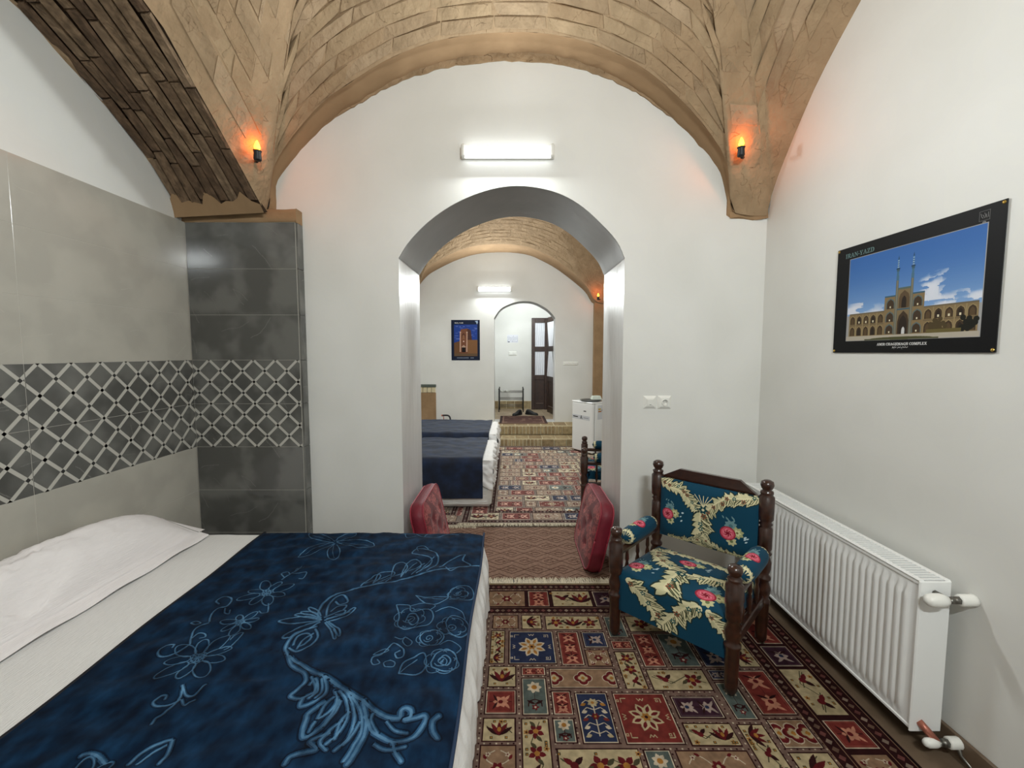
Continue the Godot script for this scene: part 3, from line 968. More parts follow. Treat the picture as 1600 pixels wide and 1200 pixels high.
	var fback := [Vector3(-1.62, 2.22, -7.05), Vector3(-1.56, 2.5, -6.95), Vector3(-1.40, 2.73, -6.87), Vector3(-1.187, 2.87, -6.84), Vector3(-0.869, 3.02, -6.82), Vector3(-0.526, 3.11, -6.8), Vector3(-0.1, 3.13, -6.8), Vector3(0.25, 3.085, -6.8), Vector3(0.5, 2.99, -6.82), Vector3(0.76, 2.85, -6.84), Vector3(1.04, 2.63, -6.88), Vector3(1.22, 2.47, -6.95), Vector3(1.36, 2.28, -7.04), Vector3(1.70, 2.22, -7.09)]
	var fright := [Vector3(1.70, 2.22, -7.09), Vector3(1.74, 2.5, -6.9), Vector3(1.78, 2.8, -6.5), Vector3(1.8, 3.05, -6.0), Vector3(1.8, 3.15, -5.28)]
	var fleft := [Vector3(-1.62, 2.22, -7.05), Vector3(-1.64, 2.5, -6.9), Vector3(-1.66, 2.8, -6.5), Vector3(-1.66, 3.05, -6.0), Vector3(-1.66, 3.15, -5.28)]
	var fl_all := there_and_back(fleft, fz)
	fl_all.reverse()
	build_vault(make_vault([fback, there_and_back(fright, fz), mirrored(fback, fz), fl_all], Vector2(0.05, fz), 2.22, 3.6), fc, [0.985, 0.95, 0.985, 0.95], 0.04, 0, 0.4)
	var flun := [Vector3(-1.62, 2.2, -7.205), Vector3(-1.56, 2.5, -7.205), Vector3(-1.40, 2.71, -7.205), Vector3(-1.187, 2.84, -7.205), Vector3(-0.869, 2.984, -7.205), Vector3(-0.526, 3.074, -7.205), Vector3(-0.1, 3.093, -7.205), Vector3(0.25, 3.055, -7.205), Vector3(0.5, 2.955, -7.205), Vector3(0.76, 2.81, -7.205), Vector3(1.04, 2.60, -7.205), Vector3(1.22, 2.44, -7.205), Vector3(1.36, 2.25, -7.205), Vector3(1.70, 2.2, -7.205)]
	var fa := even(flun, 60)
	var fb := even(fback, 60)
	part("arch_band", grid(60, 3, func(q: float, t: float): return fa[int(round(q * 60))].lerp(fb[int(round(q * 60))], t)), M.clay_plain, fc)
	# side vault strips that close the far room over its wall recesses
	part("side_band", grid(1, 30, func(u: float, t: float): return Vector3(lerpf(1.70, 2.2, u), 2.2 + 0.95 * sin(PI * t), lerpf(-7.2, -3.36, t))), M.clay_plain, fc)
	part("side_band", grid(1, 30, func(u: float, t: float): return Vector3(lerpf(-1.6, -2.4, u), 2.2 + 0.95 * sin(PI * t), lerpf(-7.2, -3.36, t))), M.clay_plain, fc)
	# entry: floor, walls, low skirting of tiles
	var ef := thing("floor_entry", "pale tiled floor of the raised entry behind the far arch", "floor", Vector3.ZERO, 0.0, "", "structure")
	part("slab", box(Vector3(2.4, 0.27, 1.75)), M.mortar, ef, Vector3(0.3, 0.135, -8.05))
	for i in 8:
		for j in 6:
			part("floor_tile", box(Vector3(0.292, 0.01, 0.292), 0.002), M.floor_tile, ef, Vector3(-0.75 + i * 0.3, 0.275, -7.33 - j * 0.3))
	wall("wall_entry_back", Vector3(-0.9, 0, -9.2), Vector3(1.5, 3.0, -8.92), M.plaster, "white wall of the entry with a notice and a switch")
	wall("wall_entry_left", Vector3(-0.9, 0, -8.92), Vector3(-0.62, 3.0, -7.5), M.plaster, "short white side wall of the entry by the shoe rack")
	wall("wall_entry_right", Vector3(1.3, 0, -8.92), Vector3(1.5, 3.0, -7.5), M.plaster, "short white side wall of the entry behind the open doors")
	wall("ceiling_entry", Vector3(-0.9, 2.75, -8.92), Vector3(1.5, 3.0, -7.5), M.plaster, "flat white ceiling of the entry", "ceiling")
	wall("ceiling_roof", Vector3(-2.6, 4.3, -9.2), Vector3(2.4, 4.5, 1.1), M.clay_plain, "flat clay roof over the vaults", "roof")
	var sk := thing("baseboard_entry", "row of brown skirting tiles at the foot of the entry wall", "skirting", Vector3(0, 0.28, -8.915), 0.0, "", "structure")
	part("bed", box(Vector3(1.9, 0.165, 0.01)), M.mortar, sk, Vector3(0.33, 0.0825, 0.0))
	for i in 11:
		part("tile", box(Vector3(0.158, 0.15, 0.012), 0.002), M["step_brick%d" % (i % 3)], sk, Vector3(-0.54 + i * 0.17, 0.083, 0.006))
	var sb := thing("baseboard_right", "dull brown skirting strip below the radiator", "skirting", Vector3(1.592, 0.045, -1.0), 0.0, "", "structure")
	part("board", box(Vector3(0.014, 0.09, 3.5), 0.002), M.floor, sb)
	# two brick steps up to the entry, bricks on end
	var ss := thing("entry_steps", "two low steps of tan bricks on end below the arched doorway", "steps", Vector3(0, 0, -6.55), 0.0, "", "structure")
	part("lower_core", box(Vector3(1.95, 0.125, 0.64)), M.mortar, ss, Vector3(0.375, 0.0625, -0.33))
	part("upper_core", box(Vector3(1.95, 0.145, 0.35)), M.mortar, ss, Vector3(0.375, 0.2075, -0.475))
	rng.seed = 6
	for row in 2:
		var x := -0.585
		while x < 1.33:
			var wide := 0.058 if x < (0.76 if row == 1 else 0.45) else 0.19
			var hh: float = [0.118, 0.135][row]
			part("brick", box(Vector3(wide - 0.012, hh - 0.012, 0.05), 0.003), M["step_brick%d" % rng.randi_range(0, 2)], ss, Vector3(x + wide / 2, [0.06, 0.205][row], [-0.012, -0.302][row] + rng.randf_range(-0.003, 0.003)))
			x += wide
	x_treads(ss)

func x_treads(ss: Node3D) -> void:
	rng.seed = 8
	for row in 2:
		var x := -0.58
		while x < 1.3:
			var wide := 0.21
			part("tread_brick", box(Vector3(wide - 0.01, 0.02, 0.26 if row == 0 else 0.33), 0.003), M["step_brick%d" % rng.randi_range(0, 2)], ss, Vector3(x + wide / 2, [0.122, 0.272][row], [-0.145, -0.47][row]))
			x += wide

func rough_slab(size: Vector3) -> ArrayMesh:
	var n := FastNoiseLite.new()
	n.frequency = 9.0
	var st := begin()
	var hs := size / 2
	# front, top, bottom and right faces as one bent grid: from under the front edge, up the face, back over the top
	grid(24, 9, func(u: float, v: float):
		var x := lerpf(-hs.x, hs.x, u)
		var y := 0.0
		var z := 0.0
		if v < 0.3:
			y = -hs.y
			z = lerpf(-hs.z, hs.z, v / 0.3)
		elif v < 0.7:
			y = lerpf(-hs.y, hs.y, (v - 0.3) / 0.4)
			z = hs.z
		else:
			y = hs.y
			z = lerpf(hs.z, -hs.z, (v - 0.7) / 0.3)
		var r := n.get_noise_2d(x * 1.0, v) * 0.006
		return Vector3(x, y + r, z + r), null, st)
	for s in [-1, 1]:
		quad(st, Vector3(s * hs.x, -hs.y, -hs.z), Vector3(s * hs.x, -hs.y, hs.z), Vector3(s * hs.x, hs.y, hs.z), Vector3(s * hs.x, hs.y, -hs.z), Vector3(s, 0, 0))
	return done(st)

# ---------------------------------------------------------------- woven rugs
const CREAM := Color(0.76, 0.69, 0.54)
const RED := Color(0.49, 0.20, 0.18)
const NAVY := Color(0.18, 0.21, 0.32)
const TEAL := Color(0.37, 0.41, 0.39)
const TAN := Color(0.60, 0.48, 0.38)
const PLUM := Color(0.24, 0.14, 0.19)
const INK := Color(0.20, 0.09, 0.09)
const WINE := Color(0.40, 0.12, 0.13)
const OCHRE := Color(0.68, 0.47, 0.22)
const LEAF := Color(0.30, 0.28, 0.20)
const PALE := Color(0.82, 0.76, 0.66)

func bloom(c: Canvas, at: Vector2, r: float, n: int, col: Color, heart: Color, turn := 0.0) -> void:
	for k in n:
		var d := Vector2.from_angle(turn + TAU * k / n)
		c.leaf(at + d * r * 0.1, at + d * r, r * 0.3, col)
	c.ell(at.x, at.y, r * 0.3, r * 0.3, heart)

func rug_cell(c: Canvas, x: float, y: float, w: float, h: float, kind: String) -> void:
	var base: Color = {"cream": CREAM, "red": RED, "navy": NAVY, "teal": TEAL, "tan": TAN, "plum": PLUM, "star": RED, "bluestar": NAVY, "quatre": TAN, "tree": NAVY}[kind]
	c.rect(x, y, w, h, INK)
	c.rect(x + 0.005, y + 0.005, w - 0.01, h - 0.01, PALE if kind not in ["cream", "tan"] else base)
	c.rect(x + 0.009, y + 0.009, w - 0.018, h - 0.018, base)
	var m := Vector2(x + w / 2, y + h / 2)
	var r := minf(w, h) / 2
	var long := maxf(w, h) / 2
	var along := Vector2(1, 0) if w >= h else Vector2(0, 1)
	var across := along.orthogonal()
	match kind:
		"star", "bluestar":
			var a := CREAM if kind == "star" else PALE
			for k in 8:
				var d := Vector2.from_angle(TAU * (k + 0.5) / 8)
				c.leaf(m + d * r * 0.08, m + d * r * 0.62, r * 0.15, a)
				c.leaf(m + d * r * 0.2, m + d * r * 0.52, r * 0.07, OCHRE if kind == "bluestar" else WINE)
			for k in 8:
				var d := Vector2.from_angle(TAU * k / 8)
				c.leaf(m + d * r * 0.1, m + d * r * 0.42, r * 0.05, a)
			bloom(c, m, r * 0.2, 6, OCHRE, INK)
			for sx in [-1, 1]:
				for sy in [-1, 1]:
					var q := m + Vector2(sx * (w / 2 - 0.03), sy * (h / 2 - 0.03))
					c.line([q + Vector2(-sx * 0.022, 0), q + Vector2(0, 0), q + Vector2(0, -sy * 0.022)], 0.004, a)
					c.box_line(q.x - 0.016 - 0.004, q.y - 0.012 * sy - 0.006, 0.012, 0.012, 0.003, a)
			for k in 4:
				var d := Vector2.from_angle(TAU * k / 4)
				var o := d.orthogonal()
				var q := m + d * r * 0.76
				c.line([q - o * 0.014 + d * 0.008, q - o * 0.007 - d * 0.006, q + d * 0.006, q + o * 0.007 - d * 0.006, q + o * 0.014 + d * 0.008], 0.0035, a)
		"cream":
			# a row of dark palmettes, leaves and small rosettes
			var n := maxi(1, int(round(long / r * 1.15)))
			c.line([m - along * (long - 0.016) + across * r * 0.3, m - along * long * 0.3 - across * r * 0.35, m + along * long * 0.3 + across * r * 0.35, m + along * (long - 0.016) - across * r * 0.3], 0.0035, LEAF)
			for k in n:
				var q := m + along * ((k + 0.5) / n - 0.5) * 2 * (long - 0.012)
				var f := rng.randi_range(0, 2)
				if f == 0 or n == 1:
					for e in [-1.0, -0.5, 0.0, 0.5, 1.0]:
						var d: Vector2 = (across * (1.0 - 0.25 * absf(e)) + along * e).normalized()
						c.leaf(q - across * r * 0.5, q - across * r * 0.5 + d * r * 1.2, r * 0.16, [INK, WINE, WINE, WINE, INK][int(e * 2 + 2)])
					c.ell(q.x, q.y, r * 0.14, r * 0.2, OCHRE)
				elif f == 1:
					bloom(c, q, r * 0.62, 5, WINE, OCHRE, rng.randf() * 3)
					c.leaf(q + along * r * 0.35, q + along * r * 0.8 + across * r * 0.4, r * 0.14, LEAF)
					c.leaf(q - along * r * 0.35, q - along * r * 0.8 - across * r * 0.4, r * 0.14, LEAF)
				else:
					c.line([q - along * r * 0.7 + across * r * 0.4, q, q + along * r * 0.6 - across * r * 0.3], 0.004, LEAF)
					c.leaf(q, q + (along + across) * r * 0.5, r * 0.16, INK)
					c.leaf(q, q + (-along + across * 0.8) * r * 0.55, r * 0.16, WINE)
					c.ell(q.x, q.y, r * 0.22, r * 0.22, WINE)
				for e in 5:
					var z: Vector2 = q + along * r * rng.randf_range(-0.85, 0.85) + across * r * [-0.66, 0.66][rng.randi_range(0, 1)]
					if e == 0:
						bloom(c, z, 0.012, 5, OCHRE, INK)
					else:
						c.rect(z.x - 0.006, z.y - 0.006, 0.012, 0.012, LEAF)
						c.rect(z.x - 0.003, z.y - 0.003, 0.006, 0.006, OCHRE)
		"quatre":
			var sub := Canvas.new(w - 0.016, h - 0.016, c.s, base)
			for k in [-1, 0, 1]:
				var q: Vector2 = Vector2(w - 0.016, h - 0.016) / 2 + along * k * (long - 0.02)
				for z in [[1.0, PALE], [0.9, WINE], [0.62, RED], [0.5, CREAM], [0.22, OCHRE]]:
					var rr: float = r * 0.72 * z[0]
					var p := []
					for i in 24:
						var a := TAU * i / 24
						p.append(q + Vector2.from_angle(a) * rr * (0.72 + 0.28 * absf(cos(2 * a))))
					sub.poly(p, z[1])
			c.im.blit_rect(sub.im, Rect2i(0, 0, sub.w, sub.h), Vector2i(int(round((x + 0.008) * c.s)), int(round((y + 0.008) * c.s))))
		"tree":
			c.line([m - across * 0.0 - Vector2(0, h * 0.32), m + Vector2(0, h * 0.36)], 0.005, PALE)
			for k in 5:
				for s in [-1, 1]:
					var q := m + Vector2(0, h * (-0.28 + 0.15 * k))
					c.line([q, q + Vector2(s * w * 0.2, -h * 0.05), q + Vector2(s * w * 0.33, h * 0.02)], 0.004, PALE)
					c.leaf(q + Vector2(s * w * 0.2, h * 0.02), q + Vector2(s * w * 0.38, h * 0.06), 0.008, [OCHRE, PALE, RED, PALE, CREAM][k])
			bloom(c, m - Vector2(0, h * 0.28), w * 0.17, 7, CREAM, OCHRE)
			bloom(c, m, w * 0.13, 6, WINE, OCHRE)
		"teal":
			c.line([m - along * (long - 0.02), m + along * (long - 0.02)], 0.003, INK)
			bloom(c, m - along * long * 0.45, r * 0.6, 7, PALE, WINE)
			c.ell(m.x - along.x * long * 0.45, m.y - along.y * long * 0.45, r * 0.22, r * 0.22, OCHRE)
			for s in [-1, 1]:
				c.line([m + along * long * 0.2, m + along * long * 0.3 + across * s * r * 0.45, m + along * long * 0.55 + across * s * r * 0.5], 0.005, INK)
				c.leaf(m + along * long * 0.45, m + along * long * 0.25 + across * s * r * 0.6, r * 0.12, INK)
			bloom(c, m + along * long * 0.6, r * 0.3, 5, WINE, PALE)
		"red", "plum", "navy":
			var a := Color(0.80, 0.55, 0.45) if kind == "red" else Color(0.70, 0.62, 0.58)
			c.box_line(x + 0.014, y + 0.014, w - 0.028, h - 0.028, 0.0022, a.lerp(base, 0.4))
			c.line([m - along * (long - 0.02), m + along * (long - 0.02)], 0.003, INK)
			var n := maxi(1, int(round(long / r * 1.2)))
			for k in n:
				var q := m + along * ((k + 0.5) / n - 0.5) * 2 * (long - 0.012)
				bloom(c, q, r * 0.5, 6, a, WINE if kind == "red" else NAVY, k * 0.5)
				for s in [-1, 1]:
					c.leaf(q + along * r * 0.2, q + along * r * 0.6 + across * s * r * 0.55, r * 0.1, a)
					c.leaf(q - along * r * 0.2, q - along * r * 0.5 + across * s * r * 0.6, r * 0.08, INK)
		"tan":
			for k in [-1, 1]:
				for s in [-1, 1]:
					var p := []
					for i in 12:
						var t := i / 11.0
						p.append(m + along * k * (long * 0.15 + long * 0.6 * t) + across * s * r * (0.15 + 0.5 * sin(PI * t)))
					c.line(p, 0.004, PALE)
					c.leaf(p[4], p[4] + (along * k + across * s * 0.6) * 0.02, 0.006, WINE)
					bloom(c, p[8], 0.011, 5, PALE, WINE)
			bloom(c, m, r * 0.4, 6, WINE, CREAM)

func guard_stripe(c: Canvas, x: float, y: float, w: float, h: float) -> void:
	c.rect(x, y, w, h, INK)
	var along := w > h
	var n := int((w if along else h) / 0.032)
	for k in n:
		var q := Vector2(x + (k + 0.5) * w / n, y + h / 2) if along else Vector2(x + w / 2, y + (k + 0.5) * h / n)
		var r := minf(w, h) * 0.24
		c.poly([q + Vector2(r, 0), q + Vector2(0, r), q - Vector2(r, 0), q - Vector2(0, r)], [Color(0.58, 0.50, 0.44), Color(0.46, 0.36, 0.30), Color(0.46, 0.28, 0.26)][k % 3])
	c.box_line(x, y, w, h, 0.003, TAN)

const RUG_X := -0.95
const RUG_Z := -2.60
# cells measured on the floor: x from, x to, z from (far), z to (near), kind
const RUG_CELLS := [
	[-0.105, 0.035, -2.268, -2.150, "tan"], [0.050, 0.160, -2.268, -2.146, "cream"], [0.178, 0.475, -2.262, -2.142, "cream"], [0.495, 0.598, -2.258, -2.080, "teal"], [0.612, 0.88, -2.258, -2.125, "cream"], [0.90, 1.04, -2.258, -2.125, "navy"], [1.05, 1.15, -2.258, -2.10, "red"],
	[-0.108, -0.034, -2.135, -1.898, "cream"], [-0.017, 0.212, -2.132, -1.894, "bluestar"], [0.230, 0.342, -2.128, -1.886, "red"], [0.354, 0.478, -2.126, -2.004, "navy"], [0.352, 0.468, -1.994, -1.880, "tan"],
	[0.490, 0.598, -2.060, -1.992, "red"], [0.492, 0.592, -1.980, -1.744, "cream"], [0.610, 0.716, -2.115, -1.874, "red"], [0.735, 0.88, -2.115, -1.874, "teal"], [0.89, 1.03, -2.115, -1.874, "navy"], [1.05, 1.15, -2.09, -1.874, "cream"],
	[-0.108, 0.020, -1.882, -1.757, "cream"], [0.040, 0.155, -1.879, -1.822, "red"], [0.040, 0.152, -1.812, -1.612, "teal"], [0.167, 0.462, -1.870, -1.750, "quatre"], [0.608, 0.868, -1.862, -1.737, "cream"], [0.885, 0.975, -1.862, -1.795, "navy"], [0.885, 0.978, -1.785, -1.590, "teal"], [1.0, 1.147, -1.858, -1.612, "red"],
	[-0.113, 0.019, -1.744, -1.616, "red"], [0.165, 0.251, -1.738, -1.612, "red"], [0.263, 0.402, -1.728, -1.486, "tree"], [0.422, 0.645, -1.726, -1.482, "star"], [0.662, 0.850, -1.710, -1.596, "plum"],
	[-0.114, 0.016, -1.602, -1.496, "cream"], [0.036, 0.146, -1.598, -1.30, "cream"], [0.158, 0.246, -1.598, -1.488, "teal"], [0.662, 0.851, -1.577, -1.476, "cream"], [0.872, 0.975, -1.573, -1.32, "cream"], [0.998, 1.145, -1.596, -1.467, "quatre"],
	[-0.118, 0.016, -1.484, -1.30, "tan"], [0.162, 0.460, -1.470, -1.335, "cream"], [0.475, 0.575, -1.465, -1.30, "teal"], [0.59, 0.855, -1.462, -1.335, "tan"], [0.998, 1.145, -1.455, -1.30, "cream"]]

func near_rug_tex() -> ImageTexture:
	rng.seed = 31
	var W := 2.38
	var H := 2.40
	var c := Canvas.new(W, H, 620, Color(0.50, 0.40, 0.36))
	var kinds := ["cream", "red", "teal", "tan", "navy", "star", "quatre", "tree", "plum", "cream"]
	# the field: lanes with small dark dots between the cells
	for i in int(W / 0.022):
		for j in int(H / 0.022):
			c.rect(i * 0.022 + 0.008, j * 0.022 + 0.008, 0.006, 0.006, INK if (i + j) % 2 else PALE)
	var place := func(a: Array) -> void:
		rug_cell(c, a[0] - RUG_X, a[2] - RUG_Z, a[1] - a[0], a[3] - a[2], a[4])
	for a in RUG_CELLS:
		place.call(a)
	# cells under the bed and towards the near end, in the same brickwork of boxes
	var z := -2.268
	while z < -0.55:
		var hh: float = [0.125, 0.24, 0.115, 0.13, 0.24][rng.randi_range(0, 4)]
		var x := -0.70
		while x < -0.14:
			var ww: float = [0.12, 0.2, 0.28][rng.randi_range(0, 2)]
			ww = minf(ww, -0.122 - x)
			if ww > 0.05:
				place.call([x, x + ww - 0.016, z, z + hh - 0.016, kinds[rng.randi_range(0, 9)]])
			x += ww
		z += hh
	z = -1.29
	while z < -0.55:
		var x := -0.118
		while x < 1.14:
			var ww: float = minf([0.12, 0.2, 0.29][rng.randi_range(0, 2)], 1.15 - x)
			if ww > 0.05:
				place.call([x, x + ww - 0.016, z, z + 0.13 - 0.014, kinds[rng.randi_range(0, 9)]])
			x += ww
		z += 0.13
	# border: guard, boxes, guard on each side
	var b0 := 0.015
	for side in 4:
		var horizontal := side < 2
		var lng := W if horizontal else H
		for s in 2:
			var off: float = [0.02, 0.262][s] if horizontal else [0.012, 0.222][s]
			var th: float = [0.055, 0.055][s]
			if side == 0: guard_stripe(c, b0, off, W - 2 * b0, th)
			if side == 1: guard_stripe(c, b0, H - off - th, W - 2 * b0, th)
			if side == 2: guard_stripe(c, off, 0.26, th, H - 0.52)
			if side == 3: guard_stripe(c, W - off - th, 0.02, th, H - 0.04)
	c.rect(0, 0, W, 0.02, Color(0.62, 0.55, 0.42))
	c.rect(0, H - 0.02, W, 0.02, Color(0.62, 0.55, 0.42))
	c.rect(W - 0.012, 0, 0.012, H, Color(0.12, 0.06, 0.06))
	c.rect(0, 0, 0.012, H, Color(0.12, 0.06, 0.06))
	# boxes of the far border
	c.rect(0.08, 0.085, W - 0.16, 0.175, INK)
	var cuts := [[-0.90, -0.62, "cream"], [-0.60, -0.33, "plum"], [-0.32, -0.16, "red"], [-0.14, 0.080, "tan"], [0.092, 0.220, "red"], [0.234, 0.466, "cream"], [0.478, 0.62, "plum"], [0.632, 0.86, "tan"], [0.872, 1.0, "red"], [1.012, 1.16, "cream"], [1.172, 1.36, "plum"]]
	for a in cuts:
		rug_cell(c, a[0] - RUG_X, 0.092, a[1] - a[0], 0.162, a[2])
		rug_cell(c, a[0] - RUG_X, H - 0.255, a[1] - a[0], 0.162, a[2])
	c.rect(0.08, 0.262, W - 0.16, 0.055, INK)
	guard_stripe(c, 0.08, 0.262, W - 0.16, 0.055)
	# boxes of the right border
	c.rect(W - 0.222, 0.3, 0.155, H - 0.6, INK)
	for a in [[-2.28, -2.03, "red"], [-2.02, -1.876, "plum"], [-1.866, -1.61, "cream"], [-1.594, -1.463, "red"], [-1.448, -1.30, "tan"], [-1.29, -1.0, "cream"], [-0.99, -0.8, "plum"], [-0.79, -0.55, "red"]]:
		rug_cell(c, W - 0.215, a[0] - RUG_Z, 0.138, a[1] - a[0], a[2])
	return c.tex()

func far_rug_tex() -> ImageTexture:
	rng.seed = 52
	var W := 2.2
	var H := 3.0
	var c := Canvas.new(W, H, 400, Color(0.50, 0.42, 0.37))
	var kinds := ["cream", "red", "tan", "tan", "teal", "cream", "navy", "tan", "quatre", "star", "tan"]
	var z := 0.30
	while z < H - 0.32:
		var x := 0.30
		while x < W - 0.32:
			var ww: float = minf([0.13, 0.18, 0.27][rng.randi_range(0, 2)], W - 0.30 - x)
			if ww > 0.05:
				rug_cell(c, x, z, ww - 0.014, 0.152, kinds[rng.randi_range(0, 10)])
			x += ww
		z += 0.166
	for a in [[0.02, 0.02, W - 0.04, 0.05], [0.02, H - 0.07, W - 0.04, 0.05], [0.02, 0.02, 0.05, H - 0.04], [W - 0.07, 0.02, 0.05, H - 0.04], [0.24, 0.24, W - 0.48, 0.05], [0.24, H - 0.29, W - 0.48, 0.05], [0.24, 0.24, 0.05, H - 0.48], [W - 0.29, 0.24, 0.05, H - 0.48]]:
		guard_stripe(c, a[0], a[1], a[2], a[3])
	var k := 0
	var x := 0.08
	while x < W - 0.2:
		for y in [0.078, H - 0.238]:
			rug_cell(c, x, y, 0.26, 0.158, ["cream", "red", "tan", "navy"][k % 4])
		x += 0.275
		k += 1
	z = 0.25
	while z < H - 0.4:
		for xx in [0.078, W - 0.238]:
			rug_cell(c, xx, z, 0.158, 0.24, ["red", "tan", "cream", "plum"][k % 4])
		z += 0.255
		k += 1
	c.im.adjust_bcs(1.42, 0.85, 0.6)
	return c.tex()

func passage_rug_tex() -> ImageTexture:
	# brown flat weave with nested diamonds joined by stepped diagonal lines
	var W := 1.36
	var H := 0.80
	var c := Canvas.new(W, H, 600, Color(0.70, 0.57, 0.50))
	var ink := Color(0.40, 0.28, 0.23)
	var cw := 0.17
	var chh := 0.115
	for j in 9:
		for i in 11:
			var m := Vector2(i * cw + (cw / 2 if j % 2 else 0.0), j * chh)
			for s in [1.0, 0.4]:
				c.line([m + Vector2(cw * 0.5 * s, 0), m + Vector2(0, chh * 0.5 * s), m - Vector2(cw * 0.5 * s, 0), m - Vector2(0, chh * 0.5 * s)], 0.005 if s < 1 else 0.006, ink, true)
			for k in [-2, -1, 1, 2]:
				var o: float = k * 0.2
				var a: Vector2 = m + Vector2(cw * o, -chh * (0.5 - absf(o)))
				if j % 2 == 0:
					c.line([a, a + Vector2(cw * 0.28, chh * 0.28)], 0.005, ink)
				else:
					c.line([a, a + Vector2(-cw * 0.28, chh * 0.28)], 0.005, ink)
	return c.tex()

func fringe(owner_: Node3D, x0: float, x1: float, z: float, dir: float, y: float, n: int, seed_: int) -> void:
	rng.seed = seed_
	var st := begin(true)
	for k in n:
		var x := lerpf(x0, x1, (k + rng.randf()) / n)
		var lean := rng.randf_range(-0.02, 0.02)
		var ln := rng.randf_range(0.045, 0.075)
		var a := Vector3(x, y, z)
		var b := Vector3(x + lean * 0.5, y + rng.randf_range(0.002, 0.009), z + dir * ln * 0.5)
		var e := Vector3(x + lean, y + rng.randf_range(-0.002, 0.004), z + dir * ln)
		var w := Vector3(0.0016, 0, 0)
		quad(st, a - w, a + w, b + w, b - w, Vector3.UP)
		quad(st, b - w, b + w, e + w * 0.6, e - w * 0.6, Vector3.UP)
	var o := part("fringe", done(st), M.fringe, owner_)
	o.set_meta("kind", "stuff")

func rug_mat(t: Texture2D, seed_: int) -> StandardMaterial3D:
	var m := mat(Color.WHITE, 0.95)
	m.metallic_specular = 0.2
	m.albedo_texture = t
	m.detail_enabled = true
	m.detail_blend_mode = BaseMaterial3D.BLEND_MODE_MUL
	m.albedo_color = Color(0.88, 0.88, 0.88)
	m.detail_albedo = noise_tex(0.05, Color(0.74, 0.74, 0.74), Color(1, 1, 1), 1024, 3, seed_)
	m.heightmap_enabled = true
	m.heightmap_texture = t
	m.heightmap_scale = 0.1
	return m

func rug(called: String, label: String, x0: float, x1: float, z0: float, z1: float, y: float, m: Material, ends: Array) -> Node3D:
	var t := thing(called, label, "rug", Vector3((x0 + x1) / 2, y, (z0 + z1) / 2), 0.0, "rugs laid end to end through the rooms")
	var w := x1 - x0
	var d := z1 - z0
	var n := FastNoiseLite.new()
	n.frequency = 1.6
	n.seed = int(absf(z0) * 100)
	var st := begin()
	grid(24, 24, func(u: float, v: float): return Vector3((u - 0.5) * w, 0.007 + 0.0015 * n.get_noise_2d(u * w, v * d), (v - 0.5) * d), null, st)
	st.generate_normals()
	st.generate_tangents()
	part("pile", st.commit(), m, t)
	var e := begin(true)
	for s in [-1, 1]:
		quad(e, Vector3(s * w / 2, 0, -d / 2), Vector3(s * w / 2, 0, d / 2), Vector3(s * w / 2, 0.007, d / 2), Vector3(s * w / 2, 0.007, -d / 2), Vector3(s, 0, 0))
		quad(e, Vector3(-w / 2, 0, s * d / 2), Vector3(w / 2, 0, s * d / 2), Vector3(w / 2, 0.007, s * d / 2), Vector3(-w / 2, 0.007, s * d / 2), Vector3(0, 0, s))
	part("edge", done(e), M.rug_edge, t)
	for s in ends:
		fringe(t, -w / 2, w / 2, s * (d / 2 - 0.006), s, 0.008, int(w * 420), int(absf(z0) * 77) + s)
	return t

func build_rugs() -> void:
	M.rug_edge = mat(rgb(150, 120, 96), 0.95)
	var near_m := rug_mat(near_rug_tex(), 3)
	rug("patterned_rug", "dark red and cream rug of boxed flowers under the carved armchair", RUG_X, RUG_X + 2.38, RUG_Z, RUG_Z + 2.40, 0.0, near_m, [-1])
	rug("runner_rug", "brown rug with a linear diamond pattern lying in the passage", -0.68, 0.68, -3.46, -2.66, 0.0, rug_mat(passage_rug_tex(), 4), [])
	var far_m := rug_mat(far_rug_tex(), 5)
	far_m.albedo_color = Color.WHITE
	rug("patterned_rug", "faded beige and red boxed rug on the far room floor", -0.45, 1.75, -6.52, -3.52, 0.0095, far_m, [1])
	rug("patterned_rug", "dark boxed rug mostly hidden under the far room beds", -2.2, -0.30, -6.4, -3.50, 0.0, far_m, [1])

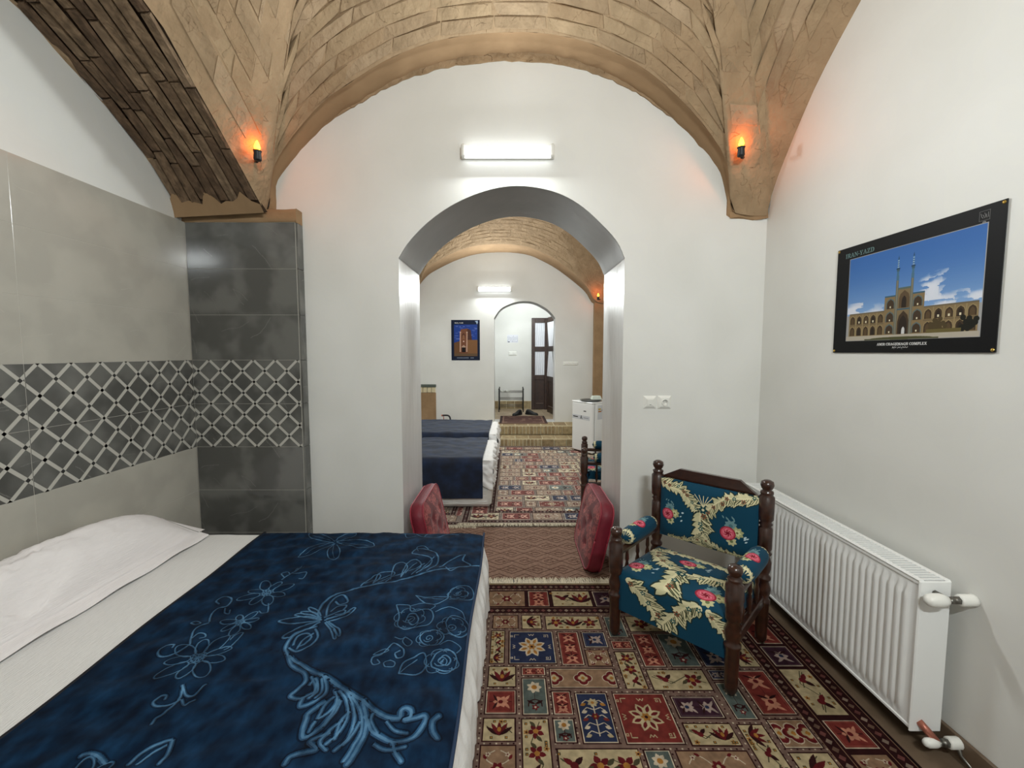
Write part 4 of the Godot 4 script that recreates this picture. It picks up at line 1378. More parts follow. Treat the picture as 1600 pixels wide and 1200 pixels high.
# ---------------------------------------------------------------- the bed with its bedding
func build_near_bed() -> void:
	var bed := thing("bed", "low bed under the plain white sheet and dark blue blanket", "bed", Vector3(-1.08, 0, -1.44))
	part("base", box(Vector3(1.76, 0.14, 1.86), 0.01), M.bed_base, bed, Vector3(0, 0.13, 0))
	part("mattress", box(Vector3(1.80, 0.19, 1.90), 0.03), M.sheet, bed, Vector3(0, 0.297, 0))
	for sx in [-1, 1]:
		for sz in [-1, 1]:
			part("leg", box(Vector3(0.06, 0.055, 0.06), 0.004), M.wood, bed, Vector3(sx * 0.78, 0.0345, sz * 0.82))
	# the sheet: flat on top, falling in soft folds on the open side
	var n := FastNoiseLite.new()
	n.frequency = 1.0
	n.fractal_octaves = 3
	var z0 := -2.405
	var z1 := -0.46
	var sh := grid(64, 150, func(u: float, v: float):
		var z := lerpf(z0, z1, v)
		var f := 0.0
		if u < 0.55:
			var x := lerpf(-1.99, -0.205, u / 0.55)
			return Vector3(x, 0.402 + 0.0035 * n.get_noise_2d(x * 5, z * 1.5) + 0.002 * n.get_noise_2d(x * 16, z * 3), z)
		var t := (u - 0.55) / 0.45
		var fold: float = n.get_noise_2d(z * 16.0, t * 0.8) * 0.026 + n.get_noise_2d(z * 44.0, 3.0 + t) * 0.010 + 0.006 * sin(z * 38.0 + 3.0 * n.get_noise_1d(z * 4.0))
		if t < 0.18:
			var a := t / 0.18 * PI / 2
			return Vector3(-0.205 + 0.04 * sin(a) + fold * 0.3 * t, 0.362 + 0.04 * cos(a), z)
		f = (t - 0.18) / 0.82
		return Vector3(-0.165 + 0.028 * smoothstep(0.0, 0.5, f) + fold * smoothstep(0.0, 0.35, f) * (1.0 - 0.3 * f), lerpf(0.362, 0.014, f), z))
	var sheet := thing("bed_sheet", "plain white sheet hanging in folds down the open side of the blue-blanketed bed", "sheet", Vector3.ZERO)
	part("cloth", sh, M.sheet, sheet)
	# end drape at the far side
	part("end_flap", grid(40, 8, func(u: float, v: float):
		var x := lerpf(-1.99, -0.165, u)
		return Vector3(x, lerpf(0.40, 0.03, v), z0 - 0.012 * sin(v * 2.0) - 0.006 * sin(x * 30.0) * v)), M.sheet, sheet)
	build_blanket()
	build_pillow()

func blanket_left(z: float) -> float:
	return lerpf(-1.414, -1.365, clampf((z + 2.394) / 1.3, 0, 1)) + 0.004 * sin(z * 9.0)

func build_blanket() -> void:
	var X0 := -1.50
	var Z0 := -2.46
	var W := 1.40
	var H := 2.02
	var c := Canvas.new(W, H, 900, rgb(18, 54, 86))
	var hgt := Canvas.new(W, H, 900, Color(0.4, 0.4, 0.4))
	var light := rgb(104, 152, 190)
	var mid := rgb(58, 104, 144)
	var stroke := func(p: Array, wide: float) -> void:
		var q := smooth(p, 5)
		c.line(q, wide * 2.5, rgb(10, 34, 58))  # dark rim paints the shading along the embossed line
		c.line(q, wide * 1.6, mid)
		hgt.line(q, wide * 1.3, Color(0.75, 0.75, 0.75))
	var stroke2 := func(p: Array, wide: float) -> void:
		var q := smooth(p, 5)
		c.line(q, wide * 0.7, light)
		hgt.line(q, wide * 0.6, Color(0.9, 0.9, 0.9))
	var all := []
	for l in BLANKET_LINES:
		var p := []
		for i in range(0, l[1].size(), 2):
			p.append(Vector2(l[1][i] - X0, l[1][i + 1] - Z0))
		all.append([p, l[0] * 0.0010])
	# the spray of flowers along the head side
	for f in [[-1.053, -1.772, 0.105, 8, 0.2], [-1.035, -1.565, 0.075, 7, 0.5], [-1.06, -1.378, 0.115, 9, 0.1], [-1.03, -0.93, 0.1, 8, 0.3], [-0.62, -0.72, 0.12, 7, 0.6]]:
		var m := Vector2(f[0] - X0, f[1] - Z0)
		for k in f[3]:
			var a: float = f[4] + TAU * k / f[3]
			var d := Vector2.from_angle(a)
			var o := d.orthogonal()
			var r: float = f[2] * (1.0 if k % 2 else 0.82)
			var pt := []
			for i in 13:
				var t := TAU * i / 12
				pt.append(m + d * (r * 0.62 - cos(t) * r * 0.40) + o * sin(t) * r * 0.2)
			all.append([pt, 0.0045])
			all.append([[m, m + d * r * 0.24], 0.005])
		var ring := []
		for i in 11:
			ring.append(m + Vector2.from_angle(TAU * i / 10) * f[2] * 0.16)
		all.append([ring, 0.005])
	# roses of the cluster at the foot side: a spiral heart and rings of cupped petals
	for f in [[-0.397, -1.595, 0.062], [-0.228, -1.546, 0.055], [-0.300, -1.478, 0.045], [-0.235, -1.361, 0.058], [-0.232, -1.772, 0.045]]:
		var m := Vector2(f[0] - X0, f[1] - Z0)
		var sp := []
		for i in 16:
			sp.append(m + Vector2.from_angle(i * 0.6) * f[2] * (0.08 + 0.022 * i))
		all.append([sp, 0.0036])
		for k in 6:
			var a: float = TAU * k / 6 + f[2] * 20
			var p := []
			for i in 7:
				var t := (i / 6.0 - 0.5) * 1.35
				p.append(m + Vector2.from_angle(a + t) * f[2] * (0.62 + 0.38 * cos(t * 1.9)))
			all.append([p, 0.0036])
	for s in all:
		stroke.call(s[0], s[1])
	for s in all:
		stroke2.call(s[0], s[1])
	# rows of small beads inside the big scroll
	for k in 16:
		var t := k / 15.0
		var p := Vector2(-0.86, -1.42).lerp(Vector2(-0.52, -1.22), t) + Vector2(0.02, -0.03) * sin(t * PI)
		c.ell(p.x - X0, p.y - Z0, 0.005, 0.004, rgb(14, 40, 70))
	var m := mat(Color.WHITE, 0.85)
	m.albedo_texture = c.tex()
	m.detail_enabled = true
	m.detail_blend_mode = BaseMaterial3D.BLEND_MODE_MUL
	m.detail_albedo = noise_tex(0.016, Color(0.30, 0.34, 0.38), Color(1, 1, 1), 1024, 6, 19)
	m.heightmap_enabled = true
	m.heightmap_texture = hgt.tex()
	m.heightmap_scale = 0.7
	m.rim_enabled = true
	m.rim = 0.05
	m.metallic_specular = 0.2
	m.rim_tint = 0.7
	var n := FastNoiseLite.new()
	n.frequency = 1.0
	n.fractal_octaves = 3
	n.seed = 5
	var top := func(u: float, v: float) -> Vector3:
		var z := lerpf(-2.418, -0.47, v)
		var x0 := blanket_left(z)
		var x := lerpf(x0, -0.158 - 0.004 * sin(z * 7), u)
		var wr: float = n.get_noise_2d(x * 3.0 + z * 2.0, z * 9.0) * 0.008 + n.get_noise_2d(x * 9.0, z * 16.0 + x * 6.0) * 0.0035
		wr *= smoothstep(0.0, 0.08, u) * smoothstep(0.0, 0.06, 1.0 - u)
		var y := 0.424 + maxf(wr, -0.012)
		y -= 0.016 * pow(clampf((u - 0.93) / 0.07, 0, 1), 2.0)
		if v < 0.02:
			y -= (1.0 - v / 0.02) * 0.02
		return Vector3(x, y, z)
	var b := thing("blanket", "dark blue plush blanket with pale embossed scrolls spread over the near bed", "blanket", Vector3.ZERO)
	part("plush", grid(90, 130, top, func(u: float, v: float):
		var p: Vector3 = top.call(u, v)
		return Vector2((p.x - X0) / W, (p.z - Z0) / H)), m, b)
	# far drop
	part("drop", grid(60, 6, func(u: float, v: float):
		var p: Vector3 = top.call(u, 0.0)
		return p + Vector3(0, -v * 0.12, -0.012 * sin(v * PI / 2))), m, b)
	var e := []
	for k in 61:
		var z := lerpf(-2.398, -0.47, k / 60.0)
		e.append(Vector3(blanket_left(z) - 0.003, 0.418, z))
	part("hem", tube(e, 0.0085, 8), M.hem, b)
	var e2 := []
	for k in 61:
		var z := lerpf(-2.418, -0.47, k / 60.0)
		e2.append(Vector3(-0.158 - 0.004 * sin(z * 7), 0.407, z))
	part("side_hem", tube(e2, 0.006, 6), M.blanket_plain, b)

func build_pillow() -> void:
	var n := FastNoiseLite.new()
	n.frequency = 1.0
	n.fractal_octaves = 3
	var t := thing("pillow", "long white pillow leaning on the pale tiled wall", "pillow", Vector3(-1.9, 0.41, -1.74))
	var hl := 0.63
	var shape := func(u: float, v: float, side: float) -> Vector3:
		var a := u * 2.0 - 1.0
		var b := v * 2.0 - 1.0
		var z := -a * hl
		# the body leans up the wall; b = -1 is the edge on the bed, b = 1 the edge at the wall
		var lift := pow(maxf(0.0, 1.0 - pow(absf(a) * 1.03, 2.6)), 0.85)
		var fat := lift * pow(maxf(0.0, 1.0 - pow(absf(b) * 1.10, 3.0)), 0.6)
		var x := lerpf(0.125, -0.085, v)
		var y := lerpf(0.018, 0.10 + 0.09 * lift, pow(v, 1.1))
		var wr: float = (n.get_noise_2d(z * 9.0, v * 3.0) * 0.010 + n.get_noise_2d(z * 30.0, v * 4.0) * 0.004) * (0.4 + 1.6 * exp(-pow((z - 0.2) / 0.2, 2.0)))
		# a dent towards the near end
		var dent := -0.075 * exp(-pow((z - 0.20) / 0.10, 2.0)) * exp(-pow((b + 0.55) / 0.4, 2.0))
		if side > 0:
			return Vector3(x + fat * 0.035, y + fat * 0.135 + (wr + dent) * fat * 1.4 + 0.004, z)
		return Vector3(x - fat * 0.006, maxf(y - fat * 0.04, 0.004), z)
	part("case", grid(72, 36, func(u: float, v: float): return shape.call(u, v, 1.0)), M.pillow, t)
	part("underside", grid(48, 24, func(u: float, v: float): return shape.call(u, v, -1.0)), M.pillow, t)
	# flat stitched border along the front edge and the end
	var edge := func(u: float, w: float) -> Vector3:
		var p: Vector3 = shape.call(u, 0.0, 1.0)
		return p + Vector3(w * 0.052, -w * 0.014 + 0.004 * sin(u * 25.0) * w, 0)
	var st := begin()
	grid(60, 3, func(u: float, w: float): return edge.call(u, w) + Vector3(0, 0.004, 0), null, st)
	grid(60, 3, func(u: float, w: float): return edge.call(u, w) - Vector3(0, 0.002, 0), null, st)
	grid(60, 1, func(u: float, w: float): return edge.call(u, 1.0) + Vector3(0, 0.004 - 0.006 * w, 0), null, st)
	part("flange", done(st), M.pillow, t)
	var st2 := begin()
	for s in [0.0, 1.0]:
		grid(10, 24, func(w: float, v: float):
			var p: Vector3 = shape.call(s, v, 1.0)
			return p + Vector3(0.0, 0.003 - 0.004 * w, (1.0 if s < 0.5 else -1.0) * w * 0.045 * (1.0 - v)), null, st2)
	part("end_flange", done(st2), M.pillow, t)

# ---------------------------------------------------------------- carved armchair
func rose(c: Canvas, at: Vector2, r: float) -> void:
	# a pink rose, a pale green rose behind it, a cream one and a few sprigs
	var pale := Color(0.42, 0.56, 0.58)
	bloom(c, at + Vector2(0.35, -1.1) * r, r * 0.85, 9, pale, Color(0.30, 0.45, 0.48), 0.2)
	for k in 6:
		var q := at + Vector2(rng.randf_range(-0.6, 1.0), rng.randf_range(-2.2, -1.5)) * r
		c.leaf(q, q + Vector2(rng.randf_range(-0.3, 0.3), -0.4) * r, r * 0.1, pale)
	bloom(c, at + Vector2(1.15, -0.35) * r, r * 0.85, 8, Color(0.66, 0.66, 0.48), Color(0.40, 0.40, 0.26), 0.5)
	bloom(c, at + Vector2(1.15, -0.35) * r, r * 0.5, 6, Color(0.80, 0.80, 0.62), Color(0.45, 0.42, 0.28), 0.1)
	bloom(c, at + Vector2(0.5, 1.0) * r, r * 0.7, 7, Color(0.76, 0.75, 0.58), Color(0.42, 0.46, 0.30), 0.3)
	for k in 5:
		var q := at + Vector2(1.9 + rng.randf() * 0.5, rng.randf_range(-0.8, 0.9)) * r
		c.leaf(q, q + Vector2(0.35, -0.25) * r, r * 0.1, Color(0.74, 0.82, 0.84))
	c.ell(at.x, at.y, r, r * 0.95, Color(0.60, 0.15, 0.22), 0.0, 20)
	for k in 9:
		var d := Vector2.from_angle(k * 0.7)
		c.ell(at.x + d.x * r * 0.62, at.y + d.y * r * 0.6, r * 0.34, r * 0.22, Color(0.80, 0.34, 0.42), d.angle() + 1.57)
	for k in 6:
		var d := Vector2.from_angle(k * 1.05 + 0.4)
		c.line([at + d * r * 0.2, at + d.rotated(0.5) * r * 0.5, at + d.rotated(1.0) * r * 0.62], r * 0.07, Color(0.90, 0.58, 0.62))
	c.ell(at.x, at.y, r * 0.24, r * 0.2, Color(0.48, 0.08, 0.16))

func garland(c: Canvas, p: Array, wide: float) -> void:
	# a ragged cream scroll: leaves of many sizes along a spine, outlined dark, with green and rust flowers on it
	var q := smooth(p, 8)
	var leaves := []
	for i in range(1, q.size() - 1):
		var d: Vector2 = (q[i + 1] - q[i - 1]).normalized()
		for s in [-1.0, 1.0]:
			var a := d.rotated(s * rng.randf_range(0.5, 1.25))
			var ln := wide * rng.randf_range(0.55, 1.05)
			leaves.append([q[i] + d.orthogonal() * s * wide * 0.1, q[i] + a * ln, wide * rng.randf_range(0.13, 0.24)])
	for l in leaves:
		c.leaf(l[0], l[1] + (l[1] - l[0]).normalized() * wide * 0.1, l[2] * 1.5, Color(0.13, 0.19, 0.17))
	for l in leaves:
		c.leaf(l[0], l[1], l[2], Color(0.84, 0.81, 0.66).lerp(Color(0.74, 0.73, 0.58), rng.randf()))
	c.line(q, wide * 0.5, Color(0.85, 0.82, 0.67))
	for i in range(0, leaves.size(), 2):
		var l: Array = leaves[i]
		c.line([l[0], l[0].lerp(l[1], 0.8)], wide * 0.06, Color(0.24, 0.27, 0.18))
	for i in range(3, q.size() - 2, 5):
		var o := Vector2(rng.randf_range(-0.2, 0.2), rng.randf_range(-0.2, 0.2)) * wide
		if rng.randf() < 0.5:
			bloom(c, q[i] + o, wide * 0.26, 5, Color(0.50, 0.30, 0.22), Color(0.20, 0.34, 0.28), rng.randf())
		else:
			bloom(c, q[i] + o, wide * 0.22, 5, Color(0.14, 0.34, 0.34), Color(0.84, 0.81, 0.66), rng.randf())

const CHAIR_BLUE := Color(0.06, 0.25, 0.34)

func chair_fabrics() -> Array:
	rng.seed = 15
	# backrest, 0.52 x 0.36
	var b := Canvas.new(0.52, 0.36, 1400, CHAIR_BLUE)
	garland(b, [Vector2(0.0, 0.018), Vector2(0.07, 0.035), Vector2(0.13, 0.045), Vector2(0.17, 0.075), Vector2(0.215, 0.13), Vector2(0.25, 0.165)], 0.050)
	garland(b, [Vector2(0.52, 0.018), Vector2(0.45, 0.035), Vector2(0.39, 0.045), Vector2(0.34, 0.075), Vector2(0.29, 0.13), Vector2(0.258, 0.165)], 0.050)
	garland(b, [Vector2(0.255, 0.15), Vector2(0.252, 0.21), Vector2(0.254, 0.27), Vector2(0.254, 0.35)], 0.070)
	garland(b, [Vector2(0.05, 0.352), Vector2(0.14, 0.345), Vector2(0.22, 0.322), Vector2(0.254, 0.29)], 0.031)
	garland(b, [Vector2(0.47, 0.352), Vector2(0.37, 0.345), Vector2(0.29, 0.322), Vector2(0.256, 0.29)], 0.031)
	bloom(b, Vector2(0.255, 0.135), 0.026, 6, Color(0.10, 0.26, 0.28), Color(0.84, 0.81, 0.66))
	for k in 5:
		b.line([Vector2(0.255, 0.12), Vector2(0.255 + (k - 2) * 0.012, 0.085), Vector2(0.255 + (k - 2) * 0.024, 0.055)], 0.004, Color(0.84, 0.81, 0.66))
	rose(b, Vector2(0.055, 0.21), 0.036)
	rose(b, Vector2(0.385, 0.23), 0.040)
	# seat and its front apron, 0.60 wide, 0.70 long from the back edge over the front
	var s := Canvas.new(0.60, 0.70, 1300, CHAIR_BLUE)
	garland(s, [Vector2(0.02, 0.15), Vector2(0.10, 0.06), Vector2(0.22, 0.03), Vector2(0.36, 0.03), Vector2(0.48, 0.06), Vector2(0.56, 0.15)], 0.056)
	garland(s, [Vector2(0.10, 0.09), Vector2(0.14, 0.17), Vector2(0.20, 0.23), Vector2(0.29, 0.29)], 0.064)
	garland(s, [Vector2(0.54, 0.10), Vector2(0.48, 0.20), Vector2(0.40, 0.25), Vector2(0.30, 0.29)], 0.064)
	garland(s, [Vector2(0.295, 0.28), Vector2(0.29, 0.35), Vector2(0.29, 0.43)], 0.081)
	bloom(s, Vector2(0.295, 0.285), 0.024, 6, Color(0.10, 0.26, 0.28), Color(0.84, 0.81, 0.66))
	rose(s, Vector2(0.27, 0.14), 0.040)
	rose(s, Vector2(0.10, 0.34), 0.038)
	rose(s, Vector2(0.43, 0.38), 0.042)
	garland(s, [Vector2(0.11, 0.465), Vector2(0.18, 0.50), Vector2(0.24, 0.57), Vector2(0.29, 0.63)], 0.064)
	garland(s, [Vector2(0.43, 0.465), Vector2(0.38, 0.50), Vector2(0.33, 0.57), Vector2(0.29, 0.63)], 0.064)
	garland(s, [Vector2(0.46, 0.46), Vector2(0.52, 0.52), Vector2(0.58, 0.60)], 0.048)
	# arm pads
	var a := Canvas.new(0.36, 0.36, 1100, CHAIR_BLUE)
	rose(a, Vector2(0.17, 0.20), 0.044)
	garland(a, [Vector2(0.0, 0.02), Vector2(0.18, 0.03), Vector2(0.36, 0.02)], 0.036)
	garland(a, [Vector2(0.0, 0.34), Vector2(0.18, 0.33), Vector2(0.36, 0.34)], 0.031)
	var out := []
	for c in [b, s, a]:
		var m := mat(Color.WHITE, 0.7)
		m.albedo_texture = c.tex()
		m.rim_enabled = true
		m.rim = 0.08
		m.metallic_specular = 0.25
		m.heightmap_enabled = true
		m.heightmap_texture = m.albedo_texture
		m.heightmap_scale = 0.08
		out.append(m)
	return out

func post(h: float) -> ArrayMesh:
	# turned post: foot, plain leg, ring, vase, block, neck and ball
	var p := [Vector2(0, 0), Vector2(0.015, 0.0), Vector2(0.018, 0.012), Vector2(0.023, 0.02), Vector2(0.0235, 0.05), Vector2(0.026, 0.20), Vector2(0.030, 0.212), Vector2(0.030, 0.222), Vector2(0.022, 0.232), Vector2(0.029, 0.262), Vector2(0.030, 0.285), Vector2(0.021, 0.318), Vector2(0.029, 0.330), Vector2(0.029, 0.340)]
	if h > 0.7:
		p += [Vector2(0.020, 0.352), Vector2(0.028, 0.385), Vector2(0.029, 0.415), Vector2(0.021, 0.445), Vector2(0.029, 0.458), Vector2(0.022, 0.470), Vector2(0.028, 0.485), Vector2(0.028, 0.585), Vector2(0.021, 0.595), Vector2(0.028, 0.606), Vector2(0.021, 0.616), Vector2(0.030, 0.630)]
	p += [Vector2(0.031, h - 0.185 if h < 0.7 else h - 0.16), Vector2(0.031, h - 0.085), Vector2(0.023, h - 0.074), Vector2(0.026, h - 0.066), Vector2(0.026, h - 0.058), Vector2(0.016, h - 0.050), Vector2(0.022, h - 0.042), Vector2(0.027, h - 0.026), Vector2(0.024, h - 0.009), Vector2(0.012, h - 0.001), Vector2(0, h)]
	for i in p.size():
		p[i].x *= 1.14
	return lathe(p, 14)

func build_chairs() -> void:
	var fab := chair_fabrics()
	var t := thing("armchair", "low carved armchair with blue rose-patterned seat standing beside the radiator", "chair", Vector3(0.886, 0.008, -2.08), deg_to_rad(-44.0), "carved armchairs with floral upholstery")
	var hw := 0.278
	var hd := 0.228
	var front := post(0.565)
	var back := post(0.825)
	for s in [-1, 1]:
		part("front_post", front, M.wood, t, Vector3(s * hw, 0, hd))
		part("back_post", back, M.wood, t, Vector3(s * hw, 0, -hd))
	# rails
	for s in [-1, 1]:
		part("side_rail", box(Vector3(0.028, 0.05, 2 * hd), 0.005), M.wood, t, Vector3(s * hw, 0.225, 0))
		part("arm_rail", box(Vector3(0.034, 0.03, 2 * hd), 0.008), M.wood, t, Vector3(s * hw, 0.425, 0))
		for k in 3:
			part("spindle", lathe([Vector2(0.006, 0.25), Vector2(0.010, 0.275), Vector2(0.013, 0.32), Vector2(0.007, 0.345), Vector2(0.011, 0.36), Vector2(0.008, 0.41)], 8), M.wood, t, Vector3(s * hw, 0, -0.115 + k * 0.115))
	part("front_rail", box(Vector3(2 * hw, 0.05, 0.024), 0.005), M.wood, t, Vector3(0, 0.20, hd - 0.005))
	part("back_rail", box(Vector3(2 * hw, 0.05, 0.024), 0.005), M.wood, t, Vector3(0, 0.225, -hd))
	part("crest_rail", slab([Vector2(-0.262, 0.66), Vector2(0.262, 0.66), Vector2(0.262, 0.715), Vector2(0.155, 0.795), Vector2(-0.155, 0.795), Vector2(-0.262, 0.735)], -0.011, 0.011), M.wood, t, Vector3(0, 0, -hd - 0.012))
	# backrest pad, slightly domed
	var pad := begin()
	for side in [1.0, -1.0]:
		grid(18, 12, func(u: float, v: float):
			var a := u * 2 - 1
			var b := v * 2 - 1
			var dome := pow(maxf(0, (1 - pow(absf(a), 6)) * (1 - pow(absf(b), 6))), 0.5)
			return Vector3(a * 0.25, 0.738 - v * 0.335, -hd + 0.012 + side * (0.006 + 0.028 * dome)), null, pad)
	pad.generate_normals()
	pad.generate_tangents()
	part("backrest", pad.commit(), fab[0], t)
	# seat cushion: domed top, wrapped over the front as an apron, short sides
	part("seat", grid(28, 34, func(u: float, v: float):
		var a := (u * 2 - 1) * 1.25
		var x := clampf(a, -1, 1) * 0.262
		var drop := maxf(0, absf(a) - 1) * 0.28
		var s := v * 0.66
		var y := 0.345
		var z := -0.215 + s
		if s > 0.42:
			var r := minf((s - 0.42) / 0.05, 1.0)
			z = 0.205 + 0.032 * sin(r * PI / 2)
			y = 0.345 - 0.032 * (1 - cos(r * PI / 2)) - maxf(0, s - 0.47) * 0.88
		else:
			y += 0.022 * (1 - pow(absf(clampf(a, -1, 1)), 3)) * sin(PI * clampf(s / 0.44, 0, 1)) - 0.02 * (1 - s / 0.42)
		if s > 0.42:
			drop = 0.0
			z -= maxf(0, absf(a) - 1) * 0.2
		return Vector3(x, y - drop, z), func(u: float, v: float): return Vector2(clampf(u, 0.0, 1.0), v * 0.66 / 0.70)), fab[1], t)
	# arm pads
	for s in [-1, 1]:
		var ap := grid(16, 20, func(u: float, v: float):
			var a := TAU * u
			var f := (v * 2 - 1)
			var r := pow(maxf(0, 1 - pow(absf(f), 5)), 0.4)
			return Vector3(sin(a) * 0.046 * r, -cos(a) * 0.046 * r + 0.004, f * 0.165))
		part("arm_pad", ap, fab[2], t, Vector3(s * hw, 0.475, -0.015))
	copy_of(t, "low carved armchair with blue rose-patterned seat in the far room before the fridge", Vector3(0.933, 0.018, -4.104), deg_to_rad(-99.8))

# ---------------------------------------------------------------- radiator
func build_radiator() -> void:
	var L := 1.15
	var H := 0.555
	var t := thing("radiator", "long white panel radiator fixed to the wall below the poster", "radiator", Vector3(1.45, 0.08, -2.045))
	var ribs := 33
	part("front_panel", grid(ribs * 8, 18, func(u: float, v: float):
		var z := (u - 0.5) * L
		var y := v * H
		var rib := 0.0
		var k := (u * L - 0.03) / (L - 0.06)
		if k > 0 and k < 1:
			var ph := fposmod(k * ribs, 1.0)
			var e := smoothstep(0.042, 0.06, y) * smoothstep(0.042, 0.06, H - y)
			rib = e * (smoothstep(0.12, 0.34, ph) * smoothstep(0.12, 0.34, 1.0 - ph))
		return Vector3(0.004 - 0.0095 * rib, y, z)), M.white_enamel, t)
	part("panel_rim", box(Vector3(0.012, 0.014, L), 0.003), M.white_enamel, t, Vector3(0.006, 0.006, 0))
	part("panel_rim", box(Vector3(0.012, 0.014, L), 0.003), M.white_enamel, t, Vector3(0.006, H - 0.006, 0))
	part("back_panel", box(Vector3(0.012, H, L), 0.003), M.white_enamel, t, Vector3(0.10, H / 2, 0))
	part("fins", box(Vector3(0.06, H - 0.06, L - 0.06)), M.dark_fin, t, Vector3(0.052, H / 2 - 0.01, 0))
	for s in [-1, 1]:
		part("side_cover", box(Vector3(0.114, H + 0.012, 0.008), 0.003), M.white_enamel, t, Vector3(0.053, H / 2, s * L / 2))
	var g := begin(true)
	add_box(g, Vector3(0.006, H + 0.006, 0), Vector3(0.018, 0.006, L), 0.002)
	add_box(g, Vector3(0.101, H + 0.006, 0), Vector3(0.018, 0.006, L), 0.002)
	var grille := part("top_grille", done(g), M.white_enamel, t)
	var slat := box(Vector3(0.08, 0.005, 0.007))
	for k in 64:
		part("slat", slat, M.white_enamel, grille, Vector3(0.053, H + 0.006, -L / 2 + 0.012 + k * (L - 0.024) / 63.0))
	# valves at the near end
	for y in [0.515, -0.012]:
		var upper: bool = y > 0.3
		var vv := thing_part("valve", t, Vector3(0.05, y, L / 2 + 0.03))
		part("knob", lathe([Vector2(0, -0.04), Vector2(0.012, -0.038), Vector2(0.020, -0.028), Vector2(0.023, -0.008), Vector2(0.022, 0.018), Vector2(0.017, 0.034), Vector2(0, 0.036)] if upper else [Vector2(0, -0.026), Vector2(0.010, -0.024), Vector2(0.016, -0.012), Vector2(0.016, 0.012), Vector2(0.012, 0.026), Vector2(0, 0.027)], 12), M.white_plastic, vv, Vector3(-0.030 if upper else -0.012, 0, 0.012), Vector3(0, 0, -PI / 2))
		part("nut", lathe([Vector2(0, 0), Vector2(0.013, 0), Vector2(0.013, 0.012), Vector2(0.010, 0.016), Vector2(0.014, 0.02), Vector2(0.014, 0.036), Vector2(0, 0.036)], 6), M.metal, vv, Vector3(0.010, 0, 0.012), Vector3(0, 0, -PI / 2))
		part("wall_sleeve", lathe([Vector2(0, 0), Vector2(0.018, 0), Vector2(0.020, 0.004), Vector2(0.020, 0.042), Vector2(0.022, 0.05), Vector2(0, 0.05)], 12), M.white_plastic, vv, Vector3(0.047, 0, 0.012), Vector3(0, 0, -PI / 2))
		if upper:
			part("tail_pipe", tube([Vector3(0.0, 0.004, -0.03), Vector3(0.002, 0.004, 0.0), Vector3(0.01, 0.0, 0.014)], 0.011, 8), M.metal, vv)
		else:
			part("tail_pipe", tube([Vector3(-0.02, 0.045, -0.03), Vector3(-0.01, 0.03, -0.012), Vector3(0.01, 0.002, 0.01)], 0.013, 8), M.copper, vv)
	part("feed_pipe", tube([Vector3(0.125, -0.02, L / 2 + 0.05), Vector3(0.135, -0.05, L / 2 + 0.055), Vector3(0.14, -0.072, L / 2 + 0.11), Vector3(0.142, -0.072, L / 2 + 0.5)], 0.007, 8), M.metal, t)

func thing_part(called: String, parent: Node, at: Vector3) -> Node3D:
	var o := Node3D.new()
	o.name = called
	parent.add_child(o, true)
	o.position = at
	return o

